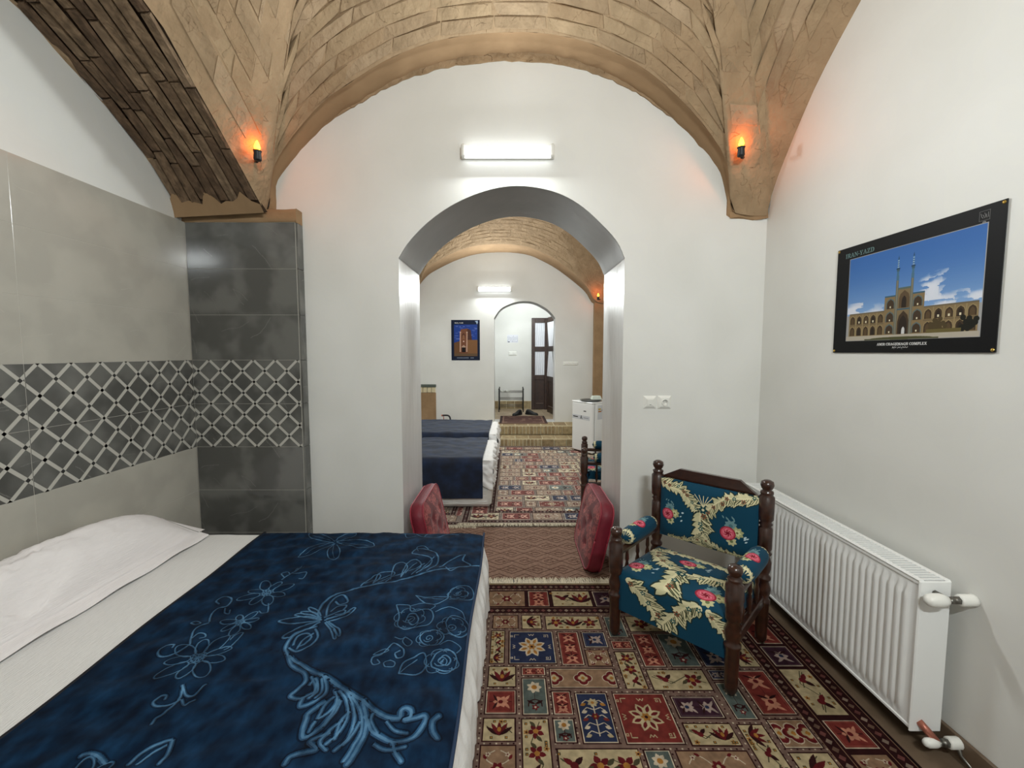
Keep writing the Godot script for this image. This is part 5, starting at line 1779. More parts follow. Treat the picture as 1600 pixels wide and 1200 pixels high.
# ---------------------------------------------------------------- red cushions in the passage
func build_cushions() -> void:
	rng.seed = 44
	var c := Canvas.new(0.6, 0.5, 900, rgb(104, 26, 38))
	for k in 60:
		var m := Vector2(rng.randf() * 0.6, rng.randf() * 0.5)
		var r := rng.randf_range(0.02, 0.045)
		var col := rgb(176, 96, 92).lerp(rgb(150, 58, 62), rng.randf())
		bloom(c, m, r, 6, col, rgb(104, 24, 34), rng.randf() * 3)
		for i in 3:
			var d := Vector2.from_angle(rng.randf() * TAU)
			c.line(smooth([m, m + d * r, m + d.rotated(0.6) * r * 1.7, m + d.rotated(1.3) * r * 1.6], 4), 0.004, col)
	var face_m := mat(Color.WHITE, 0.55)
	face_m.albedo_texture = c.tex()
	face_m.rim_enabled = true
	face_m.rim = 0.2
	var side_m := bumpy(tri_tex(mat(rgb(124, 24, 44), 0.55), noise_tex(0.03, Color(0.85, 0.85, 0.85), Color(1, 1, 1), 256, 3, 91), 2.0), M.bump, 0.2)
	for s in [-1, 1]:
		var t := thing("floor_cushion", ["red brocade floor cushion leaning in the passage behind the blue bed", "red brocade floor cushion leaning in the passage beside the carved armchair"][0 if s < 0 else 1], "cushion", Vector3(s * 0.572, 0.012, -2.965), 0.0, "red cushions either side of the passage")
		var hh := 0.225
		var hl := 0.285
		var th := 0.058
		var corner := func(a: float, b: float) -> Vector2:
			# square with rounded corners
			var r := 0.34
			var p := Vector2(a, b)
			var q := Vector2(maxf(absf(a) - (1 - r), 0), maxf(absf(b) - (1 - r), 0)) / r
			var m := maxf(q.x, q.y)
			if m > 0 and q.length() > 0 and q.x > 0 and q.y > 0:
				var k := m / q.length()
				p = Vector2(signf(a) * ((1 - r) + q.x * k * r), signf(b) * ((1 - r) + q.y * k * r))
			return p
		var body := thing_part("body", t, Vector3(0, hh * 0.985, 0))
		body.rotation.z = -s * 0.22
		for side in [-1.0, 1.0]:
			part("panel", grid(26, 22, func(u: float, v: float):
				var p: Vector2 = corner.call(u * 2 - 1, v * 2 - 1)
				var e := maxf(absf(u * 2 - 1), absf(v * 2 - 1))
				var dome := 1 - pow(e, 4)
				var dent := 0.0
				for d in [Vector2(-0.4, -0.35), Vector2(0.4, -0.35), Vector2(-0.4, 0.4), Vector2(0.4, 0.4), Vector2(0, 0.02)]:
					dent += exp(-(p - d).length_squared() / 0.02)
				return Vector3(side * (th * (0.72 + 0.32 * dome) - 0.018 * dent), -p.y * hh, p.x * hl)), face_m, body)
		var rim := []
		var st := begin()
		grid(72, 6, func(u: float, v: float):
			var a := TAU * u
			var q := Vector2(cos(a), sin(a))
			q /= maxf(absf(q.x), absf(q.y))
			var p: Vector2 = corner.call(q.x, q.y)
			var f := v * 2 - 1
			var out := 1.0 + 0.05 * (1 - f * f)
			return Vector3(f * th * 0.72, -p.y * hh * out, p.x * hl * out), null, st)
		part("gusset", done(st), side_m, body)
		for side in [-1.0, 1.0]:
			var pipe := []
			for i in 73:
				var a := TAU * i / 72
				var q := Vector2(cos(a), sin(a))
				q /= maxf(absf(q.x), absf(q.y))
				var p: Vector2 = corner.call(q.x, q.y)
				pipe.append(Vector3(side * th * 0.72, -p.y * hh * 1.008, p.x * hl * 1.008))
			part("piping", tube(pipe, 0.005, 6), M.red_piping, body)

# ---------------------------------------------------------------- posters, switches
func letters(text: String, high: float, m: Material, parent: Node, at: Vector3, called := "lettering", font := "Droid Serif") -> void:
	var f := SystemFont.new()
	f.font_names = PackedStringArray([font])
	f.font_weight = 700
	var tm := TextMesh.new()
	tm.text = text
	tm.font = f
	tm.font_size = 64
	tm.pixel_size = high / 46.0
	tm.depth = 0.0003
	tm.curve_step = 2.0
	part(called, tm, m, parent, at)

func pointed(c: Canvas, x: float, y0: float, w: float, y1: float, col: Color) -> void:
	# a pointed arch opening from the sill y1 up to y0
	var p := [Vector2(x - w / 2, y1), Vector2(x + w / 2, y1), Vector2(x + w / 2, lerpf(y0, y1, 0.45)), Vector2(x + w * 0.38, lerpf(y0, y1, 0.2)), Vector2(x, y0), Vector2(x - w * 0.38, lerpf(y0, y1, 0.2)), Vector2(x - w / 2, lerpf(y0, y1, 0.45))]
	c.poly(p, col)

func big_poster() -> void:
	var W := 0.719
	var H := 0.495
	var c := Canvas.new(1.0, H / W, 1100, Color(0.035, 0.035, 0.04))
	var k := H / W
	var P := func(x: float, y: float) -> Vector2: return Vector2(x, y * k)
	var R := func(x0: float, y0: float, x1: float, y1: float, col: Color) -> void: c.rect(x0, y0 * k, x1 - x0, (y1 - y0) * k, col)
	R.call(0.108, 0.118, 0.930, 0.892, Color(0.62, 0.62, 0.62))
	for i in 60:
		var t := i / 59.0
		var col := Color(0.22, 0.41, 0.68).lerp(Color(0.52, 0.66, 0.84), pow(t, 1.6))
		R.call(0.112, 0.123 + t * 0.52, 0.926, 0.123 + t * 0.52 + 0.012, col)
	rng.seed = 2
	# thin clouds
	var cn := FastNoiseLite.new()
	cn.seed = 4
	cn.frequency = 9.0
	cn.fractal_octaves = 5
	for i in 200:
		for j in 125:
			var x := 0.113 + i * 0.00406
			var y := 0.125 + j * 0.0041
			var heap := exp(-pow((x - 0.655 - (0.5 - y) * 0.35) / 0.055, 2.0)) * smoothstep(0.33, 0.5, y)
			var low := smoothstep(0.52, 0.63, y) * (smoothstep(0.45, 0.12, x) + smoothstep(0.60, 0.75, x) * 0.8)
			var f := clampf((cn.get_noise_2d(x * 0.6 + y * 0.5, y * 1.6) + 0.30) * 1.5, 0, 1) * clampf(heap + low, 0, 1)
			if f > 0.06:
				var was := c.im.get_pixel(int(x * 1100), int(y * k * 1100))
				c.rect(x, y * k, 0.0042, 0.0042 * k + 0.0005, was.lerp(Color(0.86, 0.88, 0.93), f * 0.85))
	var stone := Color(0.52, 0.44, 0.31)
	var shade := Color(0.26, 0.20, 0.14)
	var deep := Color(0.17, 0.13, 0.10)
	var blue := Color(0.22, 0.36, 0.44)
	# wings of two storeys
	for s in [[0.132, 0.395], [0.637, 0.915]]:
		R.call(s[0], 0.638, s[1], 0.85, stone)
		R.call(s[0], 0.638, s[1], 0.650, Color(0.42, 0.38, 0.30))
		R.call(s[0], 0.742, s[1], 0.752, Color(0.44, 0.38, 0.28))
		var n := 5
		for i in n:
			var x: float = lerpf(s[0], s[1], (i + 0.5) / n)
			var w: float = (s[1] - s[0]) / n * 0.72
			for f in [[0.662, 0.738], [0.76, 0.842]]:
				pointed(c, x, (f[0] - 0.006) * k, w * 1.18, f[1] * k, Color(0.60, 0.53, 0.38))
				pointed(c, x, f[0] * k, w, f[1] * k, shade)
				pointed(c, x, lerpf(f[0], f[1], 0.2) * k, w * 0.6, f[1] * k, deep if i % 2 else Color(0.34, 0.27, 0.18))
				if f[0] < 0.7 and i in [1, 2, 3]:
					R.call(x - 0.005, 0.712, x + 0.005, 0.73, Color(0.86, 0.82, 0.70))
			R.call(lerpf(s[0], s[1], i / float(n)) - 0.003, 0.65, lerpf(s[0], s[1], i / float(n)) + 0.003, 0.85, Color(0.58, 0.51, 0.37))
	# middle blocks and the portal
	R.call(0.392, 0.518, 0.640, 0.85, stone)
	R.call(0.392, 0.518, 0.640, 0.53, blue)
	R.call(0.476, 0.462, 0.562, 0.85, Color(0.50, 0.43, 0.31))
	R.call(0.472, 0.462, 0.566, 0.478, Color(0.34, 0.40, 0.38))
	for s in [0.432, 0.602]:
		for f in [[0.55, 0.63], [0.66, 0.74], [0.765, 0.84]]:
			pointed(c, s, (f[0] - 0.01) * k, 0.056, f[1] * k, Color(0.36, 0.42, 0.42))
			pointed(c, s, f[0] * k, 0.046, f[1] * k, shade)
			R.call(s - 0.004, f[1] - 0.022, s + 0.004, f[1] - 0.008, Color(0.88, 0.84, 0.72))
	pointed(c, 0.519, 0.488 * k, 0.066, 0.63 * k, Color(0.36, 0.29, 0.20))
	pointed(c, 0.519, 0.53 * k, 0.03, 0.63 * k, deep)
	R.call(0.476, 0.635, 0.562, 0.645, blue)
	pointed(c, 0.519, 0.655 * k, 0.07, 0.845 * k, shade)
	pointed(c, 0.519, 0.69 * k, 0.05, 0.845 * k, deep)
	pointed(c, 0.523, 0.785 * k, 0.02, 0.845 * k, Color(0.80, 0.80, 0.80))
	# minarets
	for x in [0.470, 0.563]:
		R.call(x - 0.008, 0.36, x + 0.008, 0.85, Color(0.38, 0.40, 0.38))
		R.call(x - 0.003, 0.36, x + 0.003, 0.85, Color(0.52, 0.50, 0.42))
		R.call(x - 0.007, 0.30, x + 0.007, 0.40, Color(0.28, 0.44, 0.54))
		R.call(x - 0.012, 0.298, x + 0.012, 0.308, Color(0.12, 0.22, 0.30))
		R.call(x - 0.009, 0.308, x + 0.009, 0.325, Color(0.24, 0.36, 0.42))
		R.call(x - 0.005, 0.225, x + 0.005, 0.30, Color(0.26, 0.44, 0.60))
		for i in 4:
			R.call(x - 0.005, 0.235 + i * 0.017, x + 0.005, 0.240 + i * 0.017, Color(0.70, 0.78, 0.82))
		c.poly([P.call(x - 0.005, 0.225), P.call(x + 0.005, 0.225), P.call(x, 0.194)], Color(0.16, 0.30, 0.42))
	# trees on the right, paving and lawn in front
	for q in 26:
		c.ell(0.715 + rng.randfn(0, 0.022), (0.79 + rng.randfn(0, 0.022)) * k, 0.012, 0.012, Color(0.30, 0.25, 0.15))
		c.ell(0.875 + rng.randfn(0, 0.018), (0.80 + rng.randfn(0, 0.022)) * k, 0.014, 0.014, Color(0.10, 0.10, 0.07))
	R.call(0.66, 0.82, 0.84, 0.85, Color(0.40, 0.36, 0.20))
	R.call(0.112, 0.848, 0.926, 0.888, Color(0.70, 0.67, 0.61))
	c.ell(0.50, 0.878 * k, 0.20, 0.010 * k * 1.2, Color(0.30, 0.30, 0.18))
	R.call(0.26, 0.878, 0.73, 0.888, Color(0.30, 0.30, 0.18))
	# small square emblem with marks
	c.box_line(0.885, 0.035 * k, 0.048, 0.066 * k, 0.0018, Color(0.42, 0.42, 0.42))
	for q in 5:
		c.line([P.call(0.892 + q * 0.008, 0.05 + 0.01 * (q % 2)), P.call(0.897 + q * 0.007, 0.075 - 0.008 * (q % 3)), P.call(0.903 + q * 0.006, 0.085)], 0.002, Color(0.55, 0.55, 0.55))
	c.ell(0.909, 0.112 * k, 0.009, 0.005, Color(0.45, 0.45, 0.45))
	# a short cursive line in Persian under the caption
	var w0 := 0.462
	var cur := [[0.561, 0.950], [0.555, 0.957], [0.549, 0.957], [0.545, 0.951], [0.541, 0.957], [0.534, 0.957], [0.531, 0.950], [0.527, 0.957], [0.521, 0.957], [0.519, 0.963]]
	var cur2 := [[0.513, 0.948], [0.512, 0.957], [0.505, 0.957], [0.502, 0.952], [0.499, 0.958], [0.494, 0.963]]
	var cur3 := [[0.489, 0.951], [0.485, 0.957], [0.479, 0.957], [0.477, 0.950], [0.473, 0.957], [0.468, 0.957], [0.466, 0.947], [0.464, 0.957], [w0, 0.964]]
	for l in [cur, cur2, cur3]:
		var pts := []
		for a in l:
			pts.append(P.call(a[0], a[1]))
		c.line(smooth(pts, 3), 0.0026, Color(0.85, 0.85, 0.85))
	for a in [[0.543, 0.944], [0.524, 0.968], [0.499, 0.944], [0.482, 0.944], [0.474, 0.966]]:
		c.ell(a[0], a[1] * k, 0.0015, 0.0015, Color(0.85, 0.85, 0.85))
	var t := thing("poster", "black-bordered poster of a twin-towered portal under blue sky, above the radiator", "poster", Vector3(1.597, 1.6975, -1.779), -PI / 2)
	part("board", box(Vector3(W, H, 0.003)), M.black, t, Vector3(0, 0, 0.0015))
	var pm := mat(Color.WHITE, 0.55)
	pm.metallic_specular = 0.3
	pm.albedo_texture = c.tex()
	part("print", face(W, H), pm, t, Vector3(0, 0, 0.0036))
	letters("IRAN-YAZD", 0.020, M.letter_teal, t, Vector3((0.183 - 0.5) * W, (0.5 - 0.081) * H, 0.004))
	letters("AMIR CHAGHMAGH COMPLEX", 0.0105, M.letter_white, t, Vector3((0.513 - 0.5) * W, (0.5 - 0.928) * H, 0.004))
	for sx in [-1, 1]:
		for sy in [-1, 1]:
			part("thumb_tack", lathe([Vector2(0, 0.004), Vector2(0.004, 0.003), Vector2(0.006, 0.0)], 10), M.brass, t, Vector3(sx * (W / 2 - 0.009), sy * (H / 2 - 0.009), 0.004), Vector3(PI / 2, 0, 0))

func small_poster() -> void:
	var W := 0.475
	var H := 0.67
	var c := Canvas.new(W, H, 900, Color(0.05, 0.10, 0.20))
	c.rect(0.045, 0.075, 0.39, 0.525, Color(0.12, 0.24, 0.55))
	rng.seed = 12
	for i in 40:
		c.ell(0.045 + rng.randf() * 0.36 + 0.01, 0.10 + rng.randf() * 0.22, rng.randf_range(0.01, 0.04), rng.randf_range(0.003, 0.009), Color(0.40, 0.46, 0.70).lerp(Color(0.22, 0.32, 0.62), rng.randf()))
	var mud := Color(0.46, 0.29, 0.20)
	c.rect(0.24, 0.33, 0.195, 0.23, Color(0.50, 0.35, 0.22))
	c.poly([Vector2(0.045, 0.38), Vector2(0.14, 0.35), Vector2(0.14, 0.58), Vector2(0.045, 0.58)], Color(0.42, 0.29, 0.18))
	c.poly([Vector2(0.16, 0.155), Vector2(0.27, 0.14), Vector2(0.275, 0.57), Vector2(0.13, 0.57), Vector2(0.145, 0.21)], mud)
	c.poly([Vector2(0.27, 0.14), Vector2(0.325, 0.17), Vector2(0.345, 0.33), Vector2(0.272, 0.33)], Color(0.30, 0.19, 0.16))
	for x in [0.148, 0.258]:
		c.poly([Vector2(x - 0.004, 0.21), Vector2(x + 0.012, 0.21), Vector2(x + 0.010, 0.53), Vector2(x - 0.012, 0.53)], Color(0.74, 0.60, 0.52))
		c.ell(x + 0.004, 0.205, 0.012, 0.012, Color(0.80, 0.68, 0.60))
	pointed(c, 0.205, 0.215, 0.06, 0.30, Color(0.34, 0.20, 0.14))
	pointed(c, 0.205, 0.245, 0.04, 0.32, Color(0.54, 0.37, 0.26))
	c.ell(0.205, 0.355, 0.011, 0.011, Color(0.92, 0.80, 0.74))
	c.poly([Vector2(0.172, 0.44), Vector2(0.205, 0.415), Vector2(0.238, 0.44), Vector2(0.238, 0.455), Vector2(0.172, 0.455)], Color(0.70, 0.58, 0.50))
	c.rect(0.175, 0.455, 0.06, 0.08, Color(0.09, 0.04, 0.04))
	c.rect(0.045, 0.555, 0.39, 0.045, Color(0.40, 0.31, 0.22))
	c.rect(0.09, 0.626, 0.20, 0.008, Color(0.62, 0.66, 0.72))
	c.rect(0.315, 0.626, 0.06, 0.008, Color(0.62, 0.66, 0.72))
	c.poly([Vector2(0.395, 0.02), Vector2(0.44, 0.012), Vector2(0.445, 0.04), Vector2(0.43, 0.075), Vector2(0.415, 0.04)], Color(0.62, 0.70, 0.80))
	var t := thing("poster", "navy-bordered poster of a mud-brick tower on the far room wall", "poster", Vector3(-0.774, 1.657, -7.198))
	part("board", box(Vector3(W, H, 0.003)), M.black, t, Vector3(0, 0, 0.0015))
	var pm := mat(Color.WHITE, 0.55)
	pm.metallic_specular = 0.3
	pm.albedo_texture = c.tex()
	part("print", face(W, H), pm, t, Vector3(0, 0, 0.0036))
	letters("IRAN, YAZD", 0.017, M.letter_white, t, Vector3(-0.11, 0.285, 0.004))

func plate(t: Node3D, at: Vector3, w := 0.084, h := 0.084) -> Node3D:
	return part("plate", frustum(w, h, 0.014), M.white_plastic, t, at)

func frustum(w: float, h: float, d: float) -> ArrayMesh:
	var st := begin(true)
	var k := 0.62
	var lo := [Vector3(-w / 2, -h / 2, 0), Vector3(w / 2, -h / 2, 0), Vector3(w / 2, h / 2, 0), Vector3(-w / 2, h / 2, 0)]
	var hi := []
	for p in lo:
		hi.append(Vector3(signf(p.x) * (w / 2 - h / 2 * (1 - k)), p.y * k, d))
	quad(st, hi[0], hi[1], hi[2], hi[3], Vector3.BACK)
	for i in 4:
		var j := (i + 1) % 4
		quad(st, lo[i], lo[j], hi[j], hi[i], lo[i] + lo[j] + Vector3(0, 0, 0.01))
	return done(st)

func build_switches() -> void:
	var a := thing("light_switch", "square white light switch beside the socket right of the arch", "switch", Vector3(0.889, 1.13, -2.76))
	plate(a, Vector3.ZERO)
	part("rocker", box(Vector3(0.046, 0.046, 0.008), 0.003), M.white_plastic, a, Vector3(0, 0, 0.015), Vector3(0.08, 0, 0))
	part("indicator", box(Vector3(0.010, 0.002, 0.001)), M.dark_gap, a, Vector3(0, -0.014, 0.0195), Vector3(0.08, 0, 0))
	var b := thing("power_socket", "square white power socket with round recess right of the arch", "socket", Vector3(0.984, 1.13, -2.76))
	plate(b, Vector3.ZERO, 0.088, 0.088)
	part("recess_ring", lathe([Vector2(0.0, 0.001), Vector2(0.018, 0.001), Vector2(0.019, 0.006), Vector2(0.022, 0.006), Vector2(0.0225, 0.0)], 20), M.white_plastic, b, Vector3(0, 0, 0.0142), Vector3(PI / 2, 0, 0))
	for s in [-1, 0, 1]:
		part("pin_hole", lathe([Vector2(0, 0.0005), Vector2(0.0019, 0.0005), Vector2(0.0019, 0)], 8), M.dark_gap, b, Vector3(s * 0.0085, 0.001, 0.0152), Vector3(PI / 2, 0, 0))
	part("earth_clip", tube([Vector3(-0.011, 0.008, 0.016), Vector3(-0.005, 0.0125, 0.016), Vector3(0.005, 0.0125, 0.016), Vector3(0.011, 0.008, 0.016)], 0.0008, 6), M.dark_gap, b)
	var f := thing("light_switch", "row of three grey-white switches on the far room wall beside the doorway", "switch", Vector3(0.981, 1.268, -7.2))
	plate(f, Vector3.ZERO, 0.25, 0.066)
	for k in 3:
		part("rocker", box(Vector3(0.05, 0.034, 0.006), 0.002), M.white_plastic, f, Vector3((k - 1) * 0.072, 0, 0.014))
	var g := thing("light_switch", "white switch with dark lower edge below the notice in the entry", "switch", Vector3(0.013, 1.433, -8.92))
	plate(g, Vector3.ZERO, 0.172, 0.095)
	for k in 2:
		part("rocker", box(Vector3(0.05, 0.05, 0.006), 0.002), M.white_plastic, g, Vector3((k - 0.5) * 0.07, 0, 0.014))
	# notice
	var c := Canvas.new(0.224, 0.162, 900, Color(0.86, 0.87, 0.90))
	rng.seed = 3
	for i in 9:
		c.line(smooth([Vector2(0.01 + i * 0.024, 0.02 + rng.randf() * 0.03), Vector2(0.02 + i * 0.024, 0.08), Vector2(0.012 + i * 0.024, 0.10 + rng.randf() * 0.05)], 3), 0.005, Color(0.52, 0.54, 0.60))
	c.rect(0.012, 0.135, 0.04, 0.02, Color(0.35, 0.36, 0.40))
	c.rect(0.09, 0.14, 0.12, 0.006, Color(0.55, 0.56, 0.60))
	var m := mat(Color.WHITE, 0.5)
	m.albedo_texture = c.tex()
	var n := thing("notice", "crumpled white paper notice on the entry wall above the switch", "notice", Vector3(0.013, 1.737, -8.92))
	part("sheet", box(Vector3(0.224, 0.162, 0.002)), M.white_plastic, n, Vector3(0, 0, 0.001))
	part("print", face(0.224, 0.162), m, n, Vector3(0, 0, 0.0026))

# ---------------------------------------------------------------- the far room
func far_bed(z_front: float, top: float, drop: float, label_bed: String, label_sheet: String, label_blanket: String, seed_: int) -> void:
	# a single bed with its head at the left wall, its long side towards us
	var x1 := -0.19
	var x0 := -2.25
	var depth := 0.90
	var mid := Vector3((x0 + x1) / 2, 0.018, z_front - depth / 2)
	var bed := thing("single_bed", label_bed, "bed", mid, 0.0, "single beds side by side in the far room")
	var w := x1 - x0
	part("base", box(Vector3(w, 0.19, depth), 0.03), M.quilt, bed, Vector3(0, 0.105, 0))
	part("mattress", box(Vector3(w, top - 0.22, depth), 0.05), M.quilt, bed, Vector3(0, 0.20 + (top - 0.22) / 2, 0))
	# wavy quilting seams on the base
	for k in 3:
		var p := []
		for i in 41:
			p.append(Vector3(lerpf(-w / 2 + 0.05, w / 2 - 0.04, i / 40.0), 0.045 + k * 0.055 + 0.012 * absf(fposmod(i * 0.25, 2.0) - 1.0) * 2.0, depth / 2 + 0.001))
		part("quilt_seam", tube(p, 0.0025, 5), M.sheet, bed)
	for sx in [-1, 1]:
		for sz in [-1, 1]:
			part("leg", box(Vector3(0.05, 0.016, 0.05)), M.black, bed, Vector3(sx * (w / 2 - 0.1), 0.008, sz * (depth / 2 - 0.1)))
	var n := FastNoiseLite.new()
	n.frequency = 1.0
	n.fractal_octaves = 3
	n.seed = seed_
	# sheet bulging past the blanket at the foot
	var sh := thing("bed_sheet", label_sheet, "sheet", Vector3(x1, 0.012, mid.z), 0.0, "bunched sheets at the bed feet of the far room")
	part("cloth", grid(40, 26, func(u: float, v: float):
		var z := lerpf(depth / 2 + 0.02, -depth / 2, u)
		var f := v * 1.6
		var b := n.get_noise_2d(z * 7.0, v * 5.0) * 0.05
		if f < 0.6:
			return Vector3(-0.22 + f / 0.6 * 0.2, top + 0.012 + b * 0.2 * f, z)
		var t := (f - 0.6) / 1.0
		var a := minf(t / 0.3, 1.0) * PI / 2
		return Vector3(-0.02 + 0.035 * sin(a) + b * smoothstep(0.0, 0.4, t), top + 0.012 - 0.04 * (1 - cos(a)) - maxf(0.0, t - 0.3) / 0.7 * (top - 0.24), z)), M.sheet, sh)
	var st := begin()
	grid(10, 16, func(u: float, v: float): 
		var b := n.get_noise_2d(u * 3.0 + 20.0, v * 4.0) * 0.02
		return Vector3(-0.22 + u * 0.235, lerpf(top + 0.01, 0.22 + 0.03 * sin(u * 5.0), v), depth / 2 + 0.018 + b), null, st)
	part("front_fold", done(st), M.sheet, sh)
	# blanket over the top and down the long side
	var bl := thing("blanket", label_blanket, "blanket", Vector3.ZERO, 0.0, "dark blue blankets on the far beds")
	part("plush", grid(40, 40, func(u: float, v: float):
		var x := lerpf(x0 + 0.3, x1 - 0.075, u)
		var s := v * (depth + drop)
		var b := n.get_noise_2d(x * 4.0, s * 6.0) * 0.012
		var y := top + 0.038
		var z := z_front - depth + s - 0.01
		if s > depth:
			var t := s - depth
			var r := 0.05
			var a := minf(t / (r * PI / 2), 1.0) * PI / 2
			z = z_front - 0.01 + r * sin(a) + b * 0.8
			y = top + 0.038 - r * (1 - cos(a)) - maxf(0.0, t - r * PI / 2)
		else:
			y += b
		return Vector3(x, y + 0.012, z + 0.008)), M.far_blanket, bl)

func build_far_room() -> void:
	far_bed(-3.86, 0.45, 0.40, "white quilted single bed with a dark blue blanket beside the passage", "bunched white sheet at the foot of the bed beside the passage", "dark blue blanket hanging over the side of the bed beside the passage", 3)
	far_bed(-4.92, 0.485, 0.12, "white quilted single bed by the brick steps", "bunched white sheet at the foot of the bed by the brick steps", "dark blue blanket on the bed by the brick steps", 8)
	# a dark bent handle behind the beds
	var cane := thing("walking_stick", "dark bent handle of a stick rising between the far bed and wall", "stick", Vector3(-0.885, 0.0, -6.12))
	part("shaft", tube(smooth([Vector3(0, 0.008, 0), Vector3(0, 0.25, 0), Vector3(0, 0.47, 0), Vector3(-0.015, 0.535, 0), Vector3(-0.05, 0.552, 0), Vector3(-0.115, 0.55, 0)], 4), 0.012, 8), M.black, cane)
	part("tip", tube([Vector3(-0.112, 0.551, 0), Vector3(-0.128, 0.548, 0)], 0.014, 8), M.copper, cane)
	part("strap", tube([Vector3(-0.097, 0.545, 0), Vector3(-0.097, 0.48, 0)], 0.007, 6), M.copper, cane)
	# recess front with brick lintel on the far wall
	var ni := thing("wall_far_niche", "tan clay panel with pale brick lintel on the wall behind the far beds", "niche", Vector3(-1.60, 0, -7.2), 0.0, "", "structure")
	part("panel", box(Vector3(0.64, 0.50, 0.02)), M.clay_plain, ni, Vector3(0, 0.53, 0.01))
	for k in 9:
		part("brick", box(Vector3(0.062, 0.09, 0.03), 0.003), M.pale_brick, ni, Vector3(-0.284 + k * 0.071, 0.828, 0.015))
	part("ledge", box(Vector3(0.65, 0.045, 0.05), 0.004), M.dark_ledge, ni, Vector3(0, 0.897, 0.025))
	# fridge
	var fr := thing("fridge", "small white fridge with a label strip standing by the brick steps", "fridge", Vector3(1.169, 0.0225, -6.2), deg_to_rad(-56.0))
	part("cabinet", box(Vector3(0.42, 0.70, 0.36), 0.008), M.white_enamel, fr, Vector3(0, 0.365, -0.03))
	part("door", box(Vector3(0.42, 0.70, 0.05), 0.012), M.white_enamel, fr, Vector3(0, 0.365, 0.182))
	part("top_panel", box(Vector3(0.425, 0.02, 0.42), 0.006), M.white_enamel, fr, Vector3(0, 0.724, 0.0))
	part("plinth", box(Vector3(0.39, 0.02, 0.36)), M.black, fr, Vector3(0, 0.008, -0.01))
	part("badge", box(Vector3(0.05, 0.012, 0.002)), M.dark_gap, fr, Vector3(0.06, 0.60, 0.208))
	part("label_strip", box(Vector3(0.36, 0.06, 0.0015)), M.label_grey, fr, Vector3(-0.02, 0.505, 0.2075))
	letters("A", 0.05, M.dark_gap, fr, Vector3(-0.01, 0.505, 0.2086), "lettering", "Droid Sans")
	part("label_print", box(Vector3(0.10, 0.014, 0.001)), M.dark_gap, fr, Vector3(-0.13, 0.507, 0.2085))
	part("label_print", box(Vector3(0.10, 0.009, 0.001)), M.label_dim, fr, Vector3(0.085, 0.505, 0.2085))
	part("energy_label", box(Vector3(0.0015, 0.20, 0.11)), M.label_grey, fr, Vector3(0.2105, 0.59, 0.05))
	part("energy_mark", box(Vector3(0.001, 0.022, 0.05)), M.label_yellow, fr, Vector3(0.2116, 0.635, 0.07))
	part("energy_mark", box(Vector3(0.001, 0.018, 0.06)), M.label_orange, fr, Vector3(0.2116, 0.602, 0.065))
	part("energy_mark", box(Vector3(0.001, 0.022, 0.02)), M.dark_gap, fr, Vector3(0.2116, 0.618, 0.015))
	var tray := thing("tray", "dark oval tray lying on top of the small fridge", "tray", Vector3(1.13, 0.759, -6.14))
	part("dish", lathe([Vector2(0, 0.004), Vector2(0.12, 0.004), Vector2(0.15, 0.018), Vector2(0.157, 0.018), Vector2(0.125, 0.0), Vector2(0, 0.0)], 24), M.steel, tray)
	var cloth := thing("folded_cloth", "pale crumpled cloth lying on the tray over the fridge", "cloth", Vector3(1.215, 0.78, -6.17))
	var n := FastNoiseLite.new()
	n.frequency = 14.0
	part("folds", grid(18, 18, func(u: float, v: float):
		var a := u * 2 - 1
		var b := v * 2 - 1
		var e := maxf(0, 1 - maxf(absf(a), absf(b)))
		return Vector3(a * 0.075, minf(1.0, e * 4) * (0.045 + 0.02 * n.get_noise_2d(a, b)), b * 0.06)), M.cloth, cloth)

	# ---- entry
	door_leaf("door_1", "dark wooden door leaf with curtained glass flat against the entry wall", Vector3(0.40, 0.283, -8.80), 0.0, 0.335, 1.87)
	door_leaf("door_2", "dark wooden door leaf with a tied white curtain standing ajar", Vector3(0.712, 0.283, -8.45), deg_to_rad(-78.8), 0.50, 1.85)
	var mt := thing("door_mat", "small brown patterned mat at the top of the brick steps", "mat", Vector3(0.19, 0.282, -7.42))
	rng.seed = 88
	var c := Canvas.new(0.80, 0.86, 300, Color(0.34, 0.22, 0.19))
	for k in 40:
		bloom(c, Vector2(rng.randf() * 0.8, rng.randf() * 0.86), 0.035, 5, [Color(0.52, 0.40, 0.34), Color(0.24, 0.13, 0.12), Color(0.62, 0.52, 0.44)][k % 3], INK, rng.randf())
	c.box_line(0, 0, 0.80, 0.86, 0.035, Color(0.20, 0.12, 0.11))
	c.box_line(0.05, 0.05, 0.70, 0.76, 0.02, Color(0.55, 0.44, 0.38))
	var mm := mat(Color.WHITE, 0.95)
	mm.albedo_texture = c.tex()
	part("pile", grid(1, 1, func(u: float, v: float): return Vector3((u - 0.5) * 0.80, 0.008, (v - 0.5) * 0.86)), mm, mt)
	part("backing", box(Vector3(0.80, 0.007, 0.86)), M.rug_edge, mt, Vector3(0, 0.0038, 0))
	for s in [-1, 1]:
		shoe(["black shoe with its toe turned away from the door leaves", "black shoe with its toe turned towards the door leaves"][0 if s < 0 else 1], Vector3(0.235 + s * 0.135, 0.281, -8.02 - 0.02 * s), deg_to_rad([-38.0, 55.0][0 if s < 0 else 1]))
	# shoe rack
	var rk := thing("shoe_rack", "thin dark metal shoe rack against the entry wall", "rack", Vector3(0, 0.281, 0))
